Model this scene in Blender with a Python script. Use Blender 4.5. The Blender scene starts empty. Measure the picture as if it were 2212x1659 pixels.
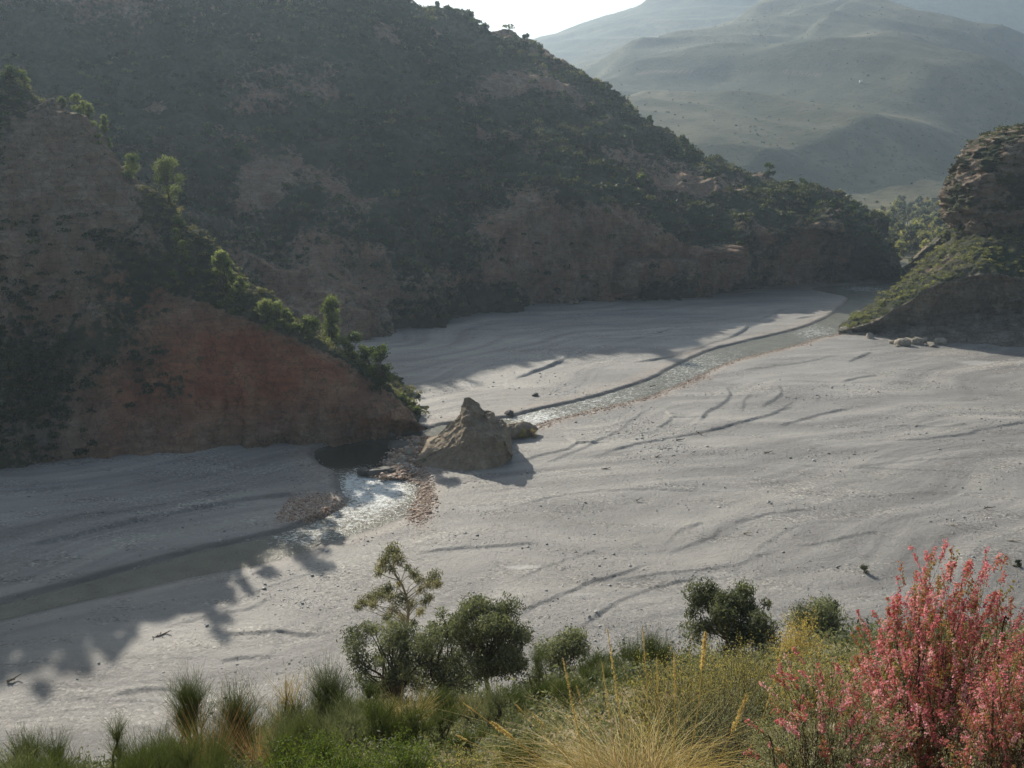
import bpy, math, random
import numpy as np
from mathutils import Vector

# ------------------------------------------------------------------ camera, sky, sun, exposure
S = bpy.context.scene
PITCH = math.radians(14.05); FPX = 1995.0; EYE = 50.0
cam_d = bpy.data.cameras.new('camera'); cam = bpy.data.objects.new('camera', cam_d)
S.collection.objects.link(cam); S.camera = cam
cam.location = (0, 0, EYE); cam.rotation_euler = (math.radians(90) - PITCH, 0, 0)
cam_d.sensor_width = 36.0; cam_d.lens = 36.0 * FPX / 2212.0
cam_d.clip_start = 0.1; cam_d.clip_end = 30000

SUN_AZ, SUN_EL = math.radians(-28.5), math.radians(27.5)
W = bpy.data.worlds.new('World'); S.world = W; W.use_nodes = True
nt = W.node_tree; bg = nt.nodes['Background']
sky = nt.nodes.new('ShaderNodeTexSky'); sky.sky_type = 'NISHITA'; sky.sun_disc = False
sky.sun_elevation = SUN_EL; sky.sun_rotation = SUN_AZ
sky.air_density = 1.3; sky.dust_density = 2.5; sky.ozone_density = 1.0
nt.links.new(sky.outputs[0], bg.inputs[0]); bg.inputs[1].default_value = 0.046
sl = bpy.data.lights.new('sun', 'SUN'); sl.energy = 4.9; sl.angle = math.radians(0.45); sl.color = (1.0, 0.92, 0.79)
sun = bpy.data.objects.new('sun', sl); S.collection.objects.link(sun)
sdir = Vector((math.sin(SUN_AZ) * math.cos(SUN_EL), math.cos(SUN_AZ) * math.cos(SUN_EL), math.sin(SUN_EL)))
sun.rotation_euler = sdir.to_track_quat('Z', 'Y').to_euler(); sun.location = sdir * 300
S.view_settings.view_transform = 'Standard'; S.view_settings.look = 'None'
S.view_settings.exposure = 0.9; S.view_settings.gamma = 1.0
S.render.engine = 'CYCLES'
S.cycles.max_bounces = 5; S.cycles.diffuse_bounces = 3; S.cycles.glossy_bounces = 2
S.cycles.transmission_bounces = 3; S.cycles.transparent_max_bounces = 6; S.cycles.volume_bounces = 1
S.cycles.sample_clamp_indirect = 4.0; S.cycles.sample_clamp_direct = 0.0

# ------------------------------------------------------------------ pixel <-> world (photo measured at 2212 px wide)
cp, sp = math.cos(PITCH), math.sin(PITCH)
def ray(px, py):
    u = (px - 1106) / FPX; v = (829.5 - py) / FPX
    return u, cp + v * sp, -sp + v * cp
def G(px, py, z=0.0):                      # point of a horizontal plane
    d = ray(px, py); t = (z - EYE) / d[2]; return np.array((d[0] * t, d[1] * t, z))
def A(px, py, y):                          # point at forward distance y
    d = ray(px, py); t = y / d[1]; return np.array((d[0] * t, y, EYE + d[2] * t))
def proj(p):
    x, y, z = p[..., 0], p[..., 1], p[..., 2] - EYE
    dep = y * cp - z * sp; up = y * sp + z * cp
    dep = np.where(dep > 0.1, dep, 0.1)
    return 1106 + FPX * x / dep, 829.5 - FPX * up / dep, dep

# ------------------------------------------------------------------ noise
_r = np.random.RandomState(7); _perm = np.tile(_r.permutation(256), 3)
_g = _r.normal(size=(256, 3)); _g /= np.linalg.norm(_g, axis=1)[:, None]
def pn(p):
    p = np.asarray(p, dtype=np.float64); i = np.floor(p).astype(np.int64); f = p - i; i &= 255
    w = f * f * f * (f * (f * 6 - 15) + 10); out = 0
    for a in (0, 1):
        wa = w[..., 0] if a else 1 - w[..., 0]
        for b in (0, 1):
            wb = w[..., 1] if b else 1 - w[..., 1]
            for c in (0, 1):
                wc = w[..., 2] if c else 1 - w[..., 2]
                h = _perm[_perm[_perm[(i[..., 0] + a) & 255] + ((i[..., 1] + b) & 255)] + ((i[..., 2] + c) & 255)]
                g = _g[h]
                out = out + wa * wb * wc * (g[..., 0] * (f[..., 0] - a) + g[..., 1] * (f[..., 1] - b) + g[..., 2] * (f[..., 2] - c))
    return out * 1.5
def fbm(p, octv=5, gain=0.5, lac=2.03, ridged=False):
    s = 0; a = 1.0; n = 0; q = np.array(p, dtype=np.float64)
    for _ in range(octv):
        v = pn(q)
        if ridged: v = 1 - 2 * np.abs(v) * 1.4
        s = s + a * v; n += a; a *= gain; q = q * lac + 17.3
    return s / n
def sst(a, b, x):
    t = np.clip((x - a) / (b - a), 0, 1); return t * t * (3 - 2 * t)
def catmull(P, n):
    P = np.asarray(P, float); m = len(P); Q = np.vstack([2 * P[0] - P[1], P, 2 * P[-1] - P[-2]])
    t = np.linspace(0, m - 1, n); i = np.minimum(t.astype(int), m - 2); f = (t - i)[:, None]
    a, b, c, d = Q[i], Q[i + 1], Q[i + 2], Q[i + 3]
    return 0.5 * (2 * b + (c - a) * f + (2 * a - 5 * b + 4 * c - d) * f ** 2 + (3 * b - a - 3 * c + d) * f ** 3)

# ------------------------------------------------------------------ materials
def srgb(*c): return tuple(c) + (1.0,)
def newmat(name):
    m = bpy.data.materials.new(name); m.use_nodes = True; n = m.node_tree.nodes
    return m, m.node_tree, n, m.node_tree.links, n['Principled BSDF']
def N(nt, t, **k):
    n = nt.nodes.new(t)
    for a, b in k.items():
        if a in n.inputs: n.inputs[a].default_value = b
        else: setattr(n, a, b)
    return n
def ramp(nt, fac, stops):
    r = nt.nodes.new('ShaderNodeValToRGB'); nt.links.new(fac, r.inputs[0]); e = r.color_ramp.elements
    while len(e) < len(stops): e.new(0.5)
    for el, (p, c) in zip(e, stops): el.position = p; el.color = srgb(*c) if len(c) == 3 else c
    return r.outputs[0]
def mixc(nt, fac, a, b, mode='MIX'):
    m = nt.nodes.new('ShaderNodeMix'); m.data_type = 'RGBA'; m.blend_type = mode
    for s, v in ((m.inputs['Factor'], fac), (m.inputs[6], a), (m.inputs[7], b)):
        if isinstance(v, bpy.types.NodeSocket): nt.links.new(v, s)
        else: s.default_value = v if not isinstance(v, tuple) else (v if len(v) == 4 else srgb(*v))
    return m.outputs[2]
def noise(nt, scale, detail=4, rough=0.6, vec=None, stretch=None):
    g = nt.nodes.new('ShaderNodeNewGeometry'); src = g.outputs['Position']
    if vec is not None: src = vec
    if stretch:
        mp = nt.nodes.new('ShaderNodeMapping'); mp.inputs['Scale'].default_value = stretch[0]; mp.inputs['Rotation'].default_value = stretch[1]
        nt.links.new(src, mp.inputs[0]); src = mp.outputs[0]
    n = N(nt, 'ShaderNodeTexNoise'); n.inputs['Scale'].default_value = scale; n.inputs['Detail'].default_value = detail
    n.inputs['Roughness'].default_value = rough; nt.links.new(src, n.inputs['Vector']); return n.outputs['Fac']
def attr(nt, name):
    a = nt.nodes.new('ShaderNodeAttribute'); a.attribute_name = name; return a.outputs['Fac']
def bump(nt, h, strength, dist, prev=None):
    b = nt.nodes.new('ShaderNodeBump'); b.inputs['Strength'].default_value = strength; b.inputs['Distance'].default_value = dist
    nt.links.new(h, b.inputs['Height'])
    if prev: nt.links.new(prev, b.inputs['Normal'])
    return b.outputs[0]
def math_n(nt, op, a, b=None):
    m = nt.nodes.new('ShaderNodeMath'); m.operation = op
    for s, v in zip(m.inputs, (a, b)):
        if v is None: continue
        if isinstance(v, bpy.types.NodeSocket): nt.links.new(v, s)
        else: s.default_value = v
    return m.outputs[0]

def mat_gravel():
    m, t, n, L, b = newmat('gravel')
    big = noise(t, 0.035, 5, 0.6, stretch=((1, 2.6, 1), (0, 0, math.radians(-24))))
    base = ramp(t, big, [(0.30, (0.20, 0.192, 0.182)), (0.5, (0.255, 0.244, 0.230)), (0.70, (0.32, 0.305, 0.285))])
    streak = attr(t, 'streak')
    base = mixc(t, 0.75, base, ramp(t, streak, [(0.10, (0.28, 0.275, 0.275)), (0.45, (0.48, 0.48, 0.48)), (0.80, (0.68, 0.67, 0.64))]), 'OVERLAY')
    v = t.nodes.new('ShaderNodeTexVoronoi'); v.inputs['Scale'].default_value = 3.4
    g = t.nodes.new('ShaderNodeNewGeometry'); L.new(g.outputs['Position'], v.inputs['Vector'])
    sepc = t.nodes.new('ShaderNodeSeparateColor'); L.new(v.outputs['Color'], sepc.inputs[0])
    peb = ramp(t, sepc.outputs[0], [(0.0, (0.2, 0.2, 0.2)), (0.5, (0.5, 0.5, 0.5)), (0.86, (0.6, 0.59, 0.57)), (0.9, (0.95, 0.93, 0.9))])
    silt = attr(t, 'silt')
    pf = math_n(t, 'SUBTRACT', 0.6, silt)
    base = mixc(t, math_n(t, 'MAXIMUM', pf, 0.05), base, peb, 'OVERLAY')
    vb = t.nodes.new('ShaderNodeTexVoronoi'); vb.inputs['Scale'].default_value = 3.2; L.new(g.outputs['Position'], vb.inputs['Vector'])
    sb = t.nodes.new('ShaderNodeSeparateColor'); L.new(vb.outputs['Color'], sb.inputs[0])
    bars = ramp(t, noise(t, 0.09, 5, 0.7, stretch=((1, 2.4, 1), (0, 0, math.radians(-24)))), [(0.50, (0, 0, 0)), (0.62, (0.85, 0.85, 0.85))])
    base = mixc(t, bars, base, mixc(t, 1.0, base, ramp(t, sb.outputs[0], [(0, (0.16, 0.16, 0.16)), (0.5, (0.46, 0.46, 0.46)), (0.9, (0.58, 0.57, 0.55)), (0.94, (0.80, 0.79, 0.76))]), 'OVERLAY'))
    base = mixc(t, attr(t, 'pale'), base, (0.46, 0.45, 0.42))
    cob = attr(t, 'cob')
    v2 = t.nodes.new('ShaderNodeTexVoronoi'); v2.inputs['Scale'].default_value = 2.0; L.new(g.outputs['Position'], v2.inputs['Vector'])
    sc2 = t.nodes.new('ShaderNodeSeparateColor'); L.new(v2.outputs['Color'], sc2.inputs[0])
    cc = ramp(t, sc2.outputs[0], [(0, (0.18, 0.10, 0.065)), (0.4, (0.34, 0.24, 0.17)), (0.75, (0.45, 0.35, 0.26)), (1, (0.52, 0.47, 0.42))])
    base = mixc(t, math_n(t, 'MULTIPLY', cob, 0.85), base, cc)
    base = mixc(t, attr(t, 'veg'), base, ramp(t, big, [(0.35, (0.06, 0.065, 0.035)), (0.65, (0.16, 0.14, 0.085))]))
    wet = attr(t, 'wet'); base = mixc(t, math_n(t, 'MULTIPLY', wet, 0.6), base, (0.075, 0.07, 0.06))
    L.new(base, b.inputs['Base Color'])
    b.inputs['Roughness'].default_value = 0.6; b.inputs['Specular IOR Level'].default_value = 0.4
    n1 = noise(t, 2.2, 7, 0.8); n2 = bump(t, n1, 0.8, 0.32)
    n3 = bump(t, sepc.outputs[1], 0.5, 0.10, n2)
    L.new(n3, b.inputs['Normal']); return m
def mat_hill(name, scrub=0.55, tint=1.0, bs=0.8):
    m, t, n, L, b = newmat(name)
    rk = attr(t, 'rock'); red = attr(t, 'red')
    big = noise(t, 0.06, 6, 0.62); fine = noise(t, 0.55, 7, 0.72)
    vert = noise(t, 0.25, 6, 0.7, stretch=((1, 1, 0.25), (0.25, 0, 0)))
    rock = ramp(t, vert, [(0.25, (0.16, 0.11, 0.075)), (0.42, (0.31, 0.22, 0.155)), (0.6, (0.42, 0.32, 0.235)), (0.8, (0.47, 0.39, 0.31))])
    redc = ramp(t, vert, [(0.25, (0.24, 0.08, 0.045)), (0.45, (0.44, 0.16, 0.085)), (0.62, (0.50, 0.24, 0.13)), (0.8, (0.50, 0.34, 0.22))])
    rock = mixc(t, red, rock, redc)
    gr = attr(t, 'grey'); rock = mixc(t, gr, rock, ramp(t, vert, [(0.3, (0.17, 0.15, 0.125)), (0.7, (0.40, 0.365, 0.31))]))
    vc = t.nodes.new('ShaderNodeTexVoronoi'); vc.feature = 'DISTANCE_TO_EDGE'; vc.inputs['Scale'].default_value = 0.42
    mpc = t.nodes.new('ShaderNodeMapping'); mpc.inputs['Scale'].default_value = (1, 1, .55); gg = t.nodes.new('ShaderNodeNewGeometry'); nz3 = t.nodes.new('ShaderNodeTexNoise'); nz3.inputs['Scale'].default_value = .6; nz3.inputs['Detail'].default_value = 5
    L.new(gg.outputs['Position'], nz3.inputs['Vector']); va = t.nodes.new('ShaderNodeVectorMath'); va.operation = 'MULTIPLY_ADD'; L.new(nz3.outputs['Color'], va.inputs[0]); va.inputs[1].default_value = (4, 4, 4); L.new(gg.outputs['Position'], va.inputs[2])
    L.new(va.outputs[0], mpc.inputs[0]); L.new(mpc.outputs[0], vc.inputs['Vector'])
    strata = noise(t, 0.9, 5, 0.7, stretch=((.25, .25, 1.6), (.22, .1, 0)))
    rock = mixc(t, 0.6, rock, ramp(t, strata, [(0.35, (0.30, 0.30, 0.30)), (0.5, (0.5, 0.5, 0.5)), (0.64, (0.68, 0.66, 0.63))]), 'OVERLAY')
    rock = mixc(t, ramp(t, vc.outputs['Distance'], [(0.0, (.55, .55, .55)), (0.06, (0, 0, 0))]), rock, (0.06, 0.045, 0.035))
    soil = ramp(t, fine, [(0.3, (0.075, 0.070, 0.045)), (0.55, (0.14, 0.13, 0.085)), (0.75, (0.20, 0.17, 0.12))])
    scr = ramp(t, fine, [(0.3, (0.035, 0.05, 0.025)), (0.6, (0.07, 0.085, 0.045))])
    ground = mixc(t, ramp(t, big, [(0.35, (0, 0, 0)), (0.6, (1, 1, 1))]), soil, scr)
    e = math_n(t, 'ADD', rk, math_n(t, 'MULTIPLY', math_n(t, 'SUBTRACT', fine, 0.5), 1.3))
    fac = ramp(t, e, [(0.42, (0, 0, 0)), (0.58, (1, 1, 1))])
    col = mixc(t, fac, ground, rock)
    col = mixc(t, 0.5, col, ramp(t, noise(t, 2.5, 5, 0.75), [(0.35, (0.32, 0.32, 0.32)), (0.7, (0.66, 0.66, 0.66))]), 'OVERLAY')
    L.new(col, b.inputs['Base Color']); b.inputs['Roughness'].default_value = 0.95; b.inputs['Specular IOR Level'].default_value = 0.15
    L.new(bump(t, noise(t, 3.0, 6, 0.75), bs, 0.3, bump(t, strata, 0.9, 0.9, bump(t, fine, 1.0, 1.6))), b.inputs['Normal']); return m
def mat_mountain():
    m, t, n, L, b = newmat('mountain_scrub')
    big = noise(t, 0.004, 7, 0.62); mid = noise(t, 0.03, 7, 0.7); fine = noise(t, 0.12, 4, 0.8)
    c = ramp(t, big, [(0.35, (0.05, 0.054, 0.032)), (0.5, (0.09, 0.088, 0.052)), (0.66, (0.155, 0.14, 0.088))])
    c = mixc(t, 0.8, c, ramp(t, mid, [(0.33, (0.24, 0.26, 0.24)), (0.5, (0.5, 0.5, 0.5)), (0.68, (0.68, 0.66, 0.62))]), 'OVERLAY')
    c = mixc(t, ramp(t, fine, [(0.54, (0, 0, 0)), (0.62, (0.8, 0.8, 0.8))]), c, (0.03, 0.042, 0.025))
    c = mixc(t, math_n(t, 'MULTIPLY', attr(t, 'track'), 0.8), c, (0.34, 0.20, 0.15))
    L.new(c, b.inputs['Base Color']); b.inputs['Roughness'].default_value = 1.0; b.inputs['Specular IOR Level'].default_value = 0.1
    L.new(bump(t, fine, 0.5, 2.0, bump(t, mid, 0.4, 6.0)), b.inputs['Normal']); return m
def mat_water():
    m, t, n, L, b = newmat('river_water')
    foam_glint = attr(t, 'foam_glint')
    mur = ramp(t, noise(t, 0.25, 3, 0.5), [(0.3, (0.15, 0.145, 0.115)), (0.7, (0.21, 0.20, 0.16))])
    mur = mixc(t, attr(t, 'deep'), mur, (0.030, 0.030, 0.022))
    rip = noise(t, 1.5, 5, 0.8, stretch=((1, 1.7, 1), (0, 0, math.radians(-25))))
    fo = ramp(t, math_n(t, 'ADD', rip, math_n(t, 'MULTIPLY', foam_glint, 0.24)), [(0.63, (0, 0, 0)), (0.72, (1, 1, 1))])
    fo = math_n(t, 'MULTIPLY', fo, math_n(t, 'MINIMUM', math_n(t, 'MULTIPLY', foam_glint, 3.0), 1.0))
    L.new(mixc(t, fo, mur, (0.75, 0.77, 0.75)), b.inputs['Base Color'])  # white speckle: real foam, and sun glints painted into the water colour
    b.inputs['Roughness'].default_value = 0.2; b.inputs['IOR'].default_value = 1.33; b.inputs['Specular IOR Level'].default_value = 0.6
    L.new(math_n(t, 'MULTIPLY_ADD', fo, 0.5), b.inputs['Roughness'])
    b.inputs['Roughness'].links[0].from_node.inputs[2].default_value = 0.22
    w1 = noise(t, 1.3, 4, 0.7, stretch=((1.3, 0.8, 1), (0, 0, math.radians(-30))))
    w2 = noise(t, 4.0, 3, 0.6)
    ch = attr(t, 'chop')
    b1 = t.nodes.new('ShaderNodeBump'); b1.inputs['Distance'].default_value = 0.5; L.new(w1, b1.inputs['Height']); L.new(ch, b1.inputs['Strength'])
    b2 = t.nodes.new('ShaderNodeBump'); b2.inputs['Distance'].default_value = 0.2; L.new(w2, b2.inputs['Height']); L.new(ch, b2.inputs['Strength']); L.new(b1.outputs[0], b2.inputs['Normal'])
    L.new(b2.outputs[0], b.inputs['Normal']); return m
def mat_leaf(name, stops, trans=0.35, rough=0.6, spec=0.25):
    m, t, n, L, b = newmat(name)
    c = ramp(t, attr(t, 'tint'), stops)
    b.inputs['Roughness'].default_value = rough; b.inputs['Specular IOR Level'].default_value = spec
    L.new(c, b.inputs['Base Color'])
    tr = t.nodes.new('ShaderNodeBsdfTranslucent'); L.new(mixc(t, 1.0, c, (1.0, 1.0, 0.62), 'MULTIPLY'), tr.inputs[0])
    mx = t.nodes.new('ShaderNodeMixShader'); mx.inputs[0].default_value = trans
    L.new(b.outputs[0], mx.inputs[1]); L.new(tr.outputs[0], mx.inputs[2]); L.new(mx.outputs[0], n['Material Output'].inputs[0]); return m
def mat_plain(name, stops, scale=6.0, rough=0.9, bs=0.5, bd=0.05, spec=0.2):
    m, t, n, L, b = newmat(name)
    f = noise(t, scale, 6, 0.7); L.new(ramp(t, f, stops), b.inputs['Base Color'])
    b.inputs['Roughness'].default_value = rough; b.inputs['Specular IOR Level'].default_value = spec
    L.new(bump(t, f, bs, bd), b.inputs['Normal']); return m
M = {}
M['gravel'] = mat_gravel(); M['hill'] = mat_hill('hillside'); M['mountain'] = mat_mountain(); M['water'] = mat_water()
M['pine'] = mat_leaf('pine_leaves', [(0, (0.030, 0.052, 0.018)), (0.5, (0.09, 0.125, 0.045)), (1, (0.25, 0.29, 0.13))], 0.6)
M['scrub'] = mat_leaf('scrub_leaves', [(0, (0.030, 0.042, 0.020)), (0.5, (0.075, 0.090, 0.042)), (0.75, (0.16, 0.17, 0.075)), (1, (0.25, 0.23, 0.12))], 0.45)
M['olive'] = mat_leaf('olive_leaves', [(0, (0.065, 0.080, 0.045)), (0.5, (0.15, 0.17, 0.105)), (1, (0.28, 0.30, 0.19))], 0.42)
M['euc'] = mat_leaf('eucalyptus_leaves', [(0, (0.075, 0.085, 0.045)), (0.5, (0.17, 0.18, 0.10)), (1, (0.32, 0.29, 0.16))], 0.45)
M['broom'] = mat_leaf('broom_stems', [(0, (0.045, 0.070, 0.020)), (0.5, (0.080, 0.110, 0.035)), (1, (0.17, 0.18, 0.08))], 0.3)
M['bright'] = mat_leaf('bright_leaves', [(0, (0.06, 0.10, 0.02)), (0.5, (0.12, 0.175, 0.035)), (1, (0.20, 0.25, 0.06))], 0.45)
M['yellow'] = mat_leaf('yellow_leaves', [(0, (0.16, 0.13, 0.03)), (0.5, (0.32, 0.24, 0.05)), (1, (0.50, 0.36, 0.07))], 0.45)
M['yellowgreen'] = mat_leaf('yellow_green_leaves', [(0, (0.20, 0.20, 0.08)), (0.5, (0.42, 0.39, 0.16)), (1, (0.66, 0.48, 0.18))], 0.5)
M['greygreen'] = mat_leaf('grey_green_leaves', [(0, (0.12, 0.14, 0.075)), (0.5, (0.24, 0.27, 0.15)), (1, (0.42, 0.42, 0.26))], 0.35)
M['pink'] = mat_leaf('pink_fruits', [(0, (0.40, 0.36, 0.14)), (0.25, (0.50, 0.24, 0.15)), (0.6, (0.75, 0.23, 0.34)), (1, (0.95, 0.58, 0.72))], 0.42)
M['straw'] = mat_leaf('dry_straw', [(0, (0.22, 0.17, 0.08)), (0.5, (0.44, 0.34, 0.17)), (1, (0.74, 0.58, 0.30))], 0.45)
M['rust'] = mat_leaf('rusty_grass', [(0, (0.20, 0.12, 0.06)), (0.5, (0.32, 0.20, 0.11)), (1, (0.44, 0.31, 0.18))], 0.3)
M['grass'] = mat_leaf('mixed_grass', [(0, (0.09, 0.12, 0.03)), (0.4, (0.20, 0.21, 0.07)), (0.7, (0.38, 0.31, 0.13)), (1, (0.54, 0.43, 0.21))], 0.45)
M['bark'] = mat_plain('bark', [(0.3, (0.05, 0.04, 0.03)), (0.7, (0.14, 0.115, 0.085))])
M['palebark'] = mat_plain('pale_bark', [(0.3, (0.24, 0.21, 0.16)), (0.7, (0.42, 0.37, 0.29))])
M['soil'] = mat_plain('slope_soil', [(0.3, (0.10, 0.085, 0.05)), (0.55, (0.20, 0.165, 0.10)), (0.75, (0.32, 0.26, 0.17))], 1.6, 0.95, 0.8, 0.15)
M['slopegreen'] = mat_leaf('slope_shrub_leaves', [(0, (0.06, 0.075, 0.03)), (0.5, (0.17, 0.19, 0.07)), (1, (0.36, 0.35, 0.16))], 0.5)
M['pinnacle'] = mat_plain('pinnacle_rock', [(0.25, (0.12, 0.098, 0.072)), (0.5, (0.25, 0.205, 0.15)), (0.75, (0.40, 0.33, 0.245))], 0.55, 0.95, 0.9, 0.5)
M['boulder'] = mat_plain('boulder_rock', [(0.3, (0.20, 0.175, 0.14)), (0.7, (0.40, 0.36, 0.30))], 1.2, 0.9, 0.8, 0.2)
M['boulder'].node_tree.nodes['Principled BSDF'].inputs['Roughness'].default_value = .95
M['darkrock'] = mat_plain('wet_rock', [(0.3, (0.05, 0.047, 0.042)), (0.7, (0.13, 0.12, 0.105))], 1.2, 0.6, 0.8, 0.2)
M['wood'] = mat_plain('driftwood', [(0.3, (0.10, 0.085, 0.065)), (0.7, (0.26, 0.22, 0.17))], 8)
M['palewood'] = mat_plain('bleached_wood', [(0.3, (0.34, 0.29, 0.22)), (0.7, (0.52, 0.47, 0.38))], 8)
M['cobbles'] = mat_leaf('cobble_stone', [(0, (0.16, 0.10, 0.07)), (0.4, (0.33, 0.23, 0.165)), (0.75, (0.44, 0.34, 0.26)), (1, (0.52, 0.48, 0.44))], 0.0, 0.8)
M['stones'] = mat_leaf('grey_stone', [(0, (0.12, 0.115, 0.11)), (0.5, (0.25, 0.245, 0.235)), (1, (0.46, 0.45, 0.43))], 0.0, 0.6, 0.5)
M['white'] = mat_plain('white_paint', [(0.3, (0.72, 0.72, 0.70)), (0.7, (0.8, 0.8, 0.78))], 0.5)

# ------------------------------------------------------------------ mesh building
def mk(name, V, F, mat, parent=None, smooth=False, attrs=None, link=True):
    me = bpy.data.meshes.new(name); V = np.asarray(V, dtype=np.float32); F = np.asarray(F, dtype=np.int32)
    k = F.shape[1]; me.vertices.add(len(V)); me.vertices.foreach_set('co', V.ravel())
    me.loops.add(F.size); me.loops.foreach_set('vertex_index', F.ravel())
    me.polygons.add(len(F)); me.polygons.foreach_set('loop_start', np.arange(0, F.size, k, dtype=np.int32))
    if smooth: me.polygons.foreach_set('use_smooth', np.ones(len(F), dtype=bool))
    for an, av in (attrs or {}).items():
        at = me.attributes.new(an, 'FLOAT', 'POINT'); at.data.foreach_set('value', np.asarray(av, dtype=np.float32).ravel())
    me.update(calc_edges=True); me.validate()
    me.materials.append(M[mat])
    o = bpy.data.objects.new(name, me)
    if link: S.collection.objects.link(o)
    if parent: o.parent = parent
    return o
def tag(o, label=None, cat=None, group=None, kind=None):
    if label: o['label'] = label
    if cat: o['category'] = cat
    if group: o['group'] = group
    if kind: o['kind'] = kind
    return o
def empty(name, loc, label, cat, group=None):
    o = bpy.data.objects.new(name, None); S.collection.objects.link(o); o.location = tuple(float(a) for a in loc)
    o.empty_display_size = 0.5; return tag(o, label, cat, group)
def copy_thing(src, loc, label, rz=0.0, sc=1.0, group=None, cat=None):
    r = src.copy(); S.collection.objects.link(r); r.location = tuple(float(a) for a in loc); r.rotation_euler = (0, 0, rz)
    r.scale = (sc, sc, sc) if not isinstance(sc, tuple) else sc; r['label'] = label
    if group: r['group'] = group
    if cat: r['category'] = cat
    for ch in list(src.children):
        c = ch.copy(); S.collection.objects.link(c); c.parent = r
    return r
def grid_faces(nr, nc):
    i = np.arange(nr * nc).reshape(nr, nc)
    return np.stack([i[:-1, :-1], i[:-1, 1:], i[1:, 1:], i[1:, :-1]], -1).reshape(-1, 4)
class MB:
    def __init__(s): s.v = []; s.f = []; s.t = []; s.n = 0
    def add(s, V, F, t=None):
        V = np.asarray(V, float).reshape(-1, 3); F = np.asarray(F)
        s.v.append(V); s.f.append(F + s.n); s.n += len(V)
        s.t.append(np.full(len(V), 0.5) if t is None else np.broadcast_to(t, (len(V),)))
    def build(s, name, mat, parent=None, smooth=False):
        V = np.vstack(s.v); F = np.vstack([f if f.shape[1] == 4 else np.hstack([f, f[:, 2:3]]) for f in s.f]) if len({f.shape[1] for f in s.f}) > 1 else np.vstack(s.f)
        return mk(name, V, F, mat, parent, smooth, {'tint': np.concatenate(s.t)})
    def tube(s, pts, rad, sides=6, t=0.5):
        P = np.asarray(pts, float); n = len(P); R = np.broadcast_to(rad, (n,))
        T = np.gradient(P, axis=0); T /= np.linalg.norm(T, axis=1)[:, None] + 1e-9
        ref = np.where(np.abs(T[:, 2:3]) > 0.9, [[1., 0, 0]], [[0, 0, 1.]])
        X = np.cross(T, ref); X /= np.linalg.norm(X, axis=1)[:, None] + 1e-9; Y = np.cross(T, X)
        a = np.linspace(0, 2 * np.pi, sides, endpoint=False)
        V = P[:, None] + R[:, None, None] * (np.cos(a)[None, :, None] * X[:, None] + np.sin(a)[None, :, None] * Y[:, None])
        i = np.arange(n * sides).reshape(n, sides); j = np.roll(i, -1, 1)
        F = np.stack([i[:-1], j[:-1], j[1:], i[1:]], -1).reshape(-1, 4)
        s.add(V.reshape(-1, 3), F, t)
    def leaves(s, C, size, rng, tint=None, up=0.0, aspect=0.6, droop=0.0):
        C = np.asarray(C, float); n = len(C); size = np.broadcast_to(size, (n,))[:, None]
        a = rng.normal(size=(n, 3)); a[:, 2] += up - droop; a /= np.linalg.norm(a, axis=1)[:, None]
        b = rng.normal(size=(n, 3)); b -= (b * a).sum(1)[:, None] * a; b /= np.linalg.norm(b, axis=1)[:, None] + 1e-9
        a = a * size; b = b * size * aspect
        V = np.stack([C - a, C + b * .9, C + a, C - b * .9], 1).reshape(-1, 3)
        F = np.arange(4 * n).reshape(n, 4)
        t = rng.uniform(0, 1, n) if tint is None else tint
        s.add(V, F, np.repeat(np.clip(t, 0, 1), 4))
    def strands(s, P, w, t):
        # P: (n, k, 3) polylines; w: width (n,) or (n,k); ribbons turned at random about their length
        P = np.asarray(P, float); n, k, _ = P.shape
        T = P[:, -1] - P[:, 0]; r = np.random.RandomState(n * 7 + k).normal(size=(n, 3))
        X = np.cross(T, r); X /= np.linalg.norm(X, axis=1)[:, None] + 1e-9
        w = np.asarray(w, float)
        if w.ndim < 2: w = np.broadcast_to(w.reshape(-1, 1) if w.ndim else w, (n, 1)) * np.linspace(1, 0.25, k)[None]
        V = np.stack([P - X[:, None] * w[..., None], P + X[:, None] * w[..., None]], 2)
        i = np.arange(n * k * 2).reshape(n, k, 2)
        F = np.stack([i[:, :-1, 0], i[:, :-1, 1], i[:, 1:, 1], i[:, 1:, 0]], -1).reshape(-1, 4)
        s.add(V.reshape(-1, 3), F, np.repeat(np.broadcast_to(t, (n,)), 2 * k))

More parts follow.
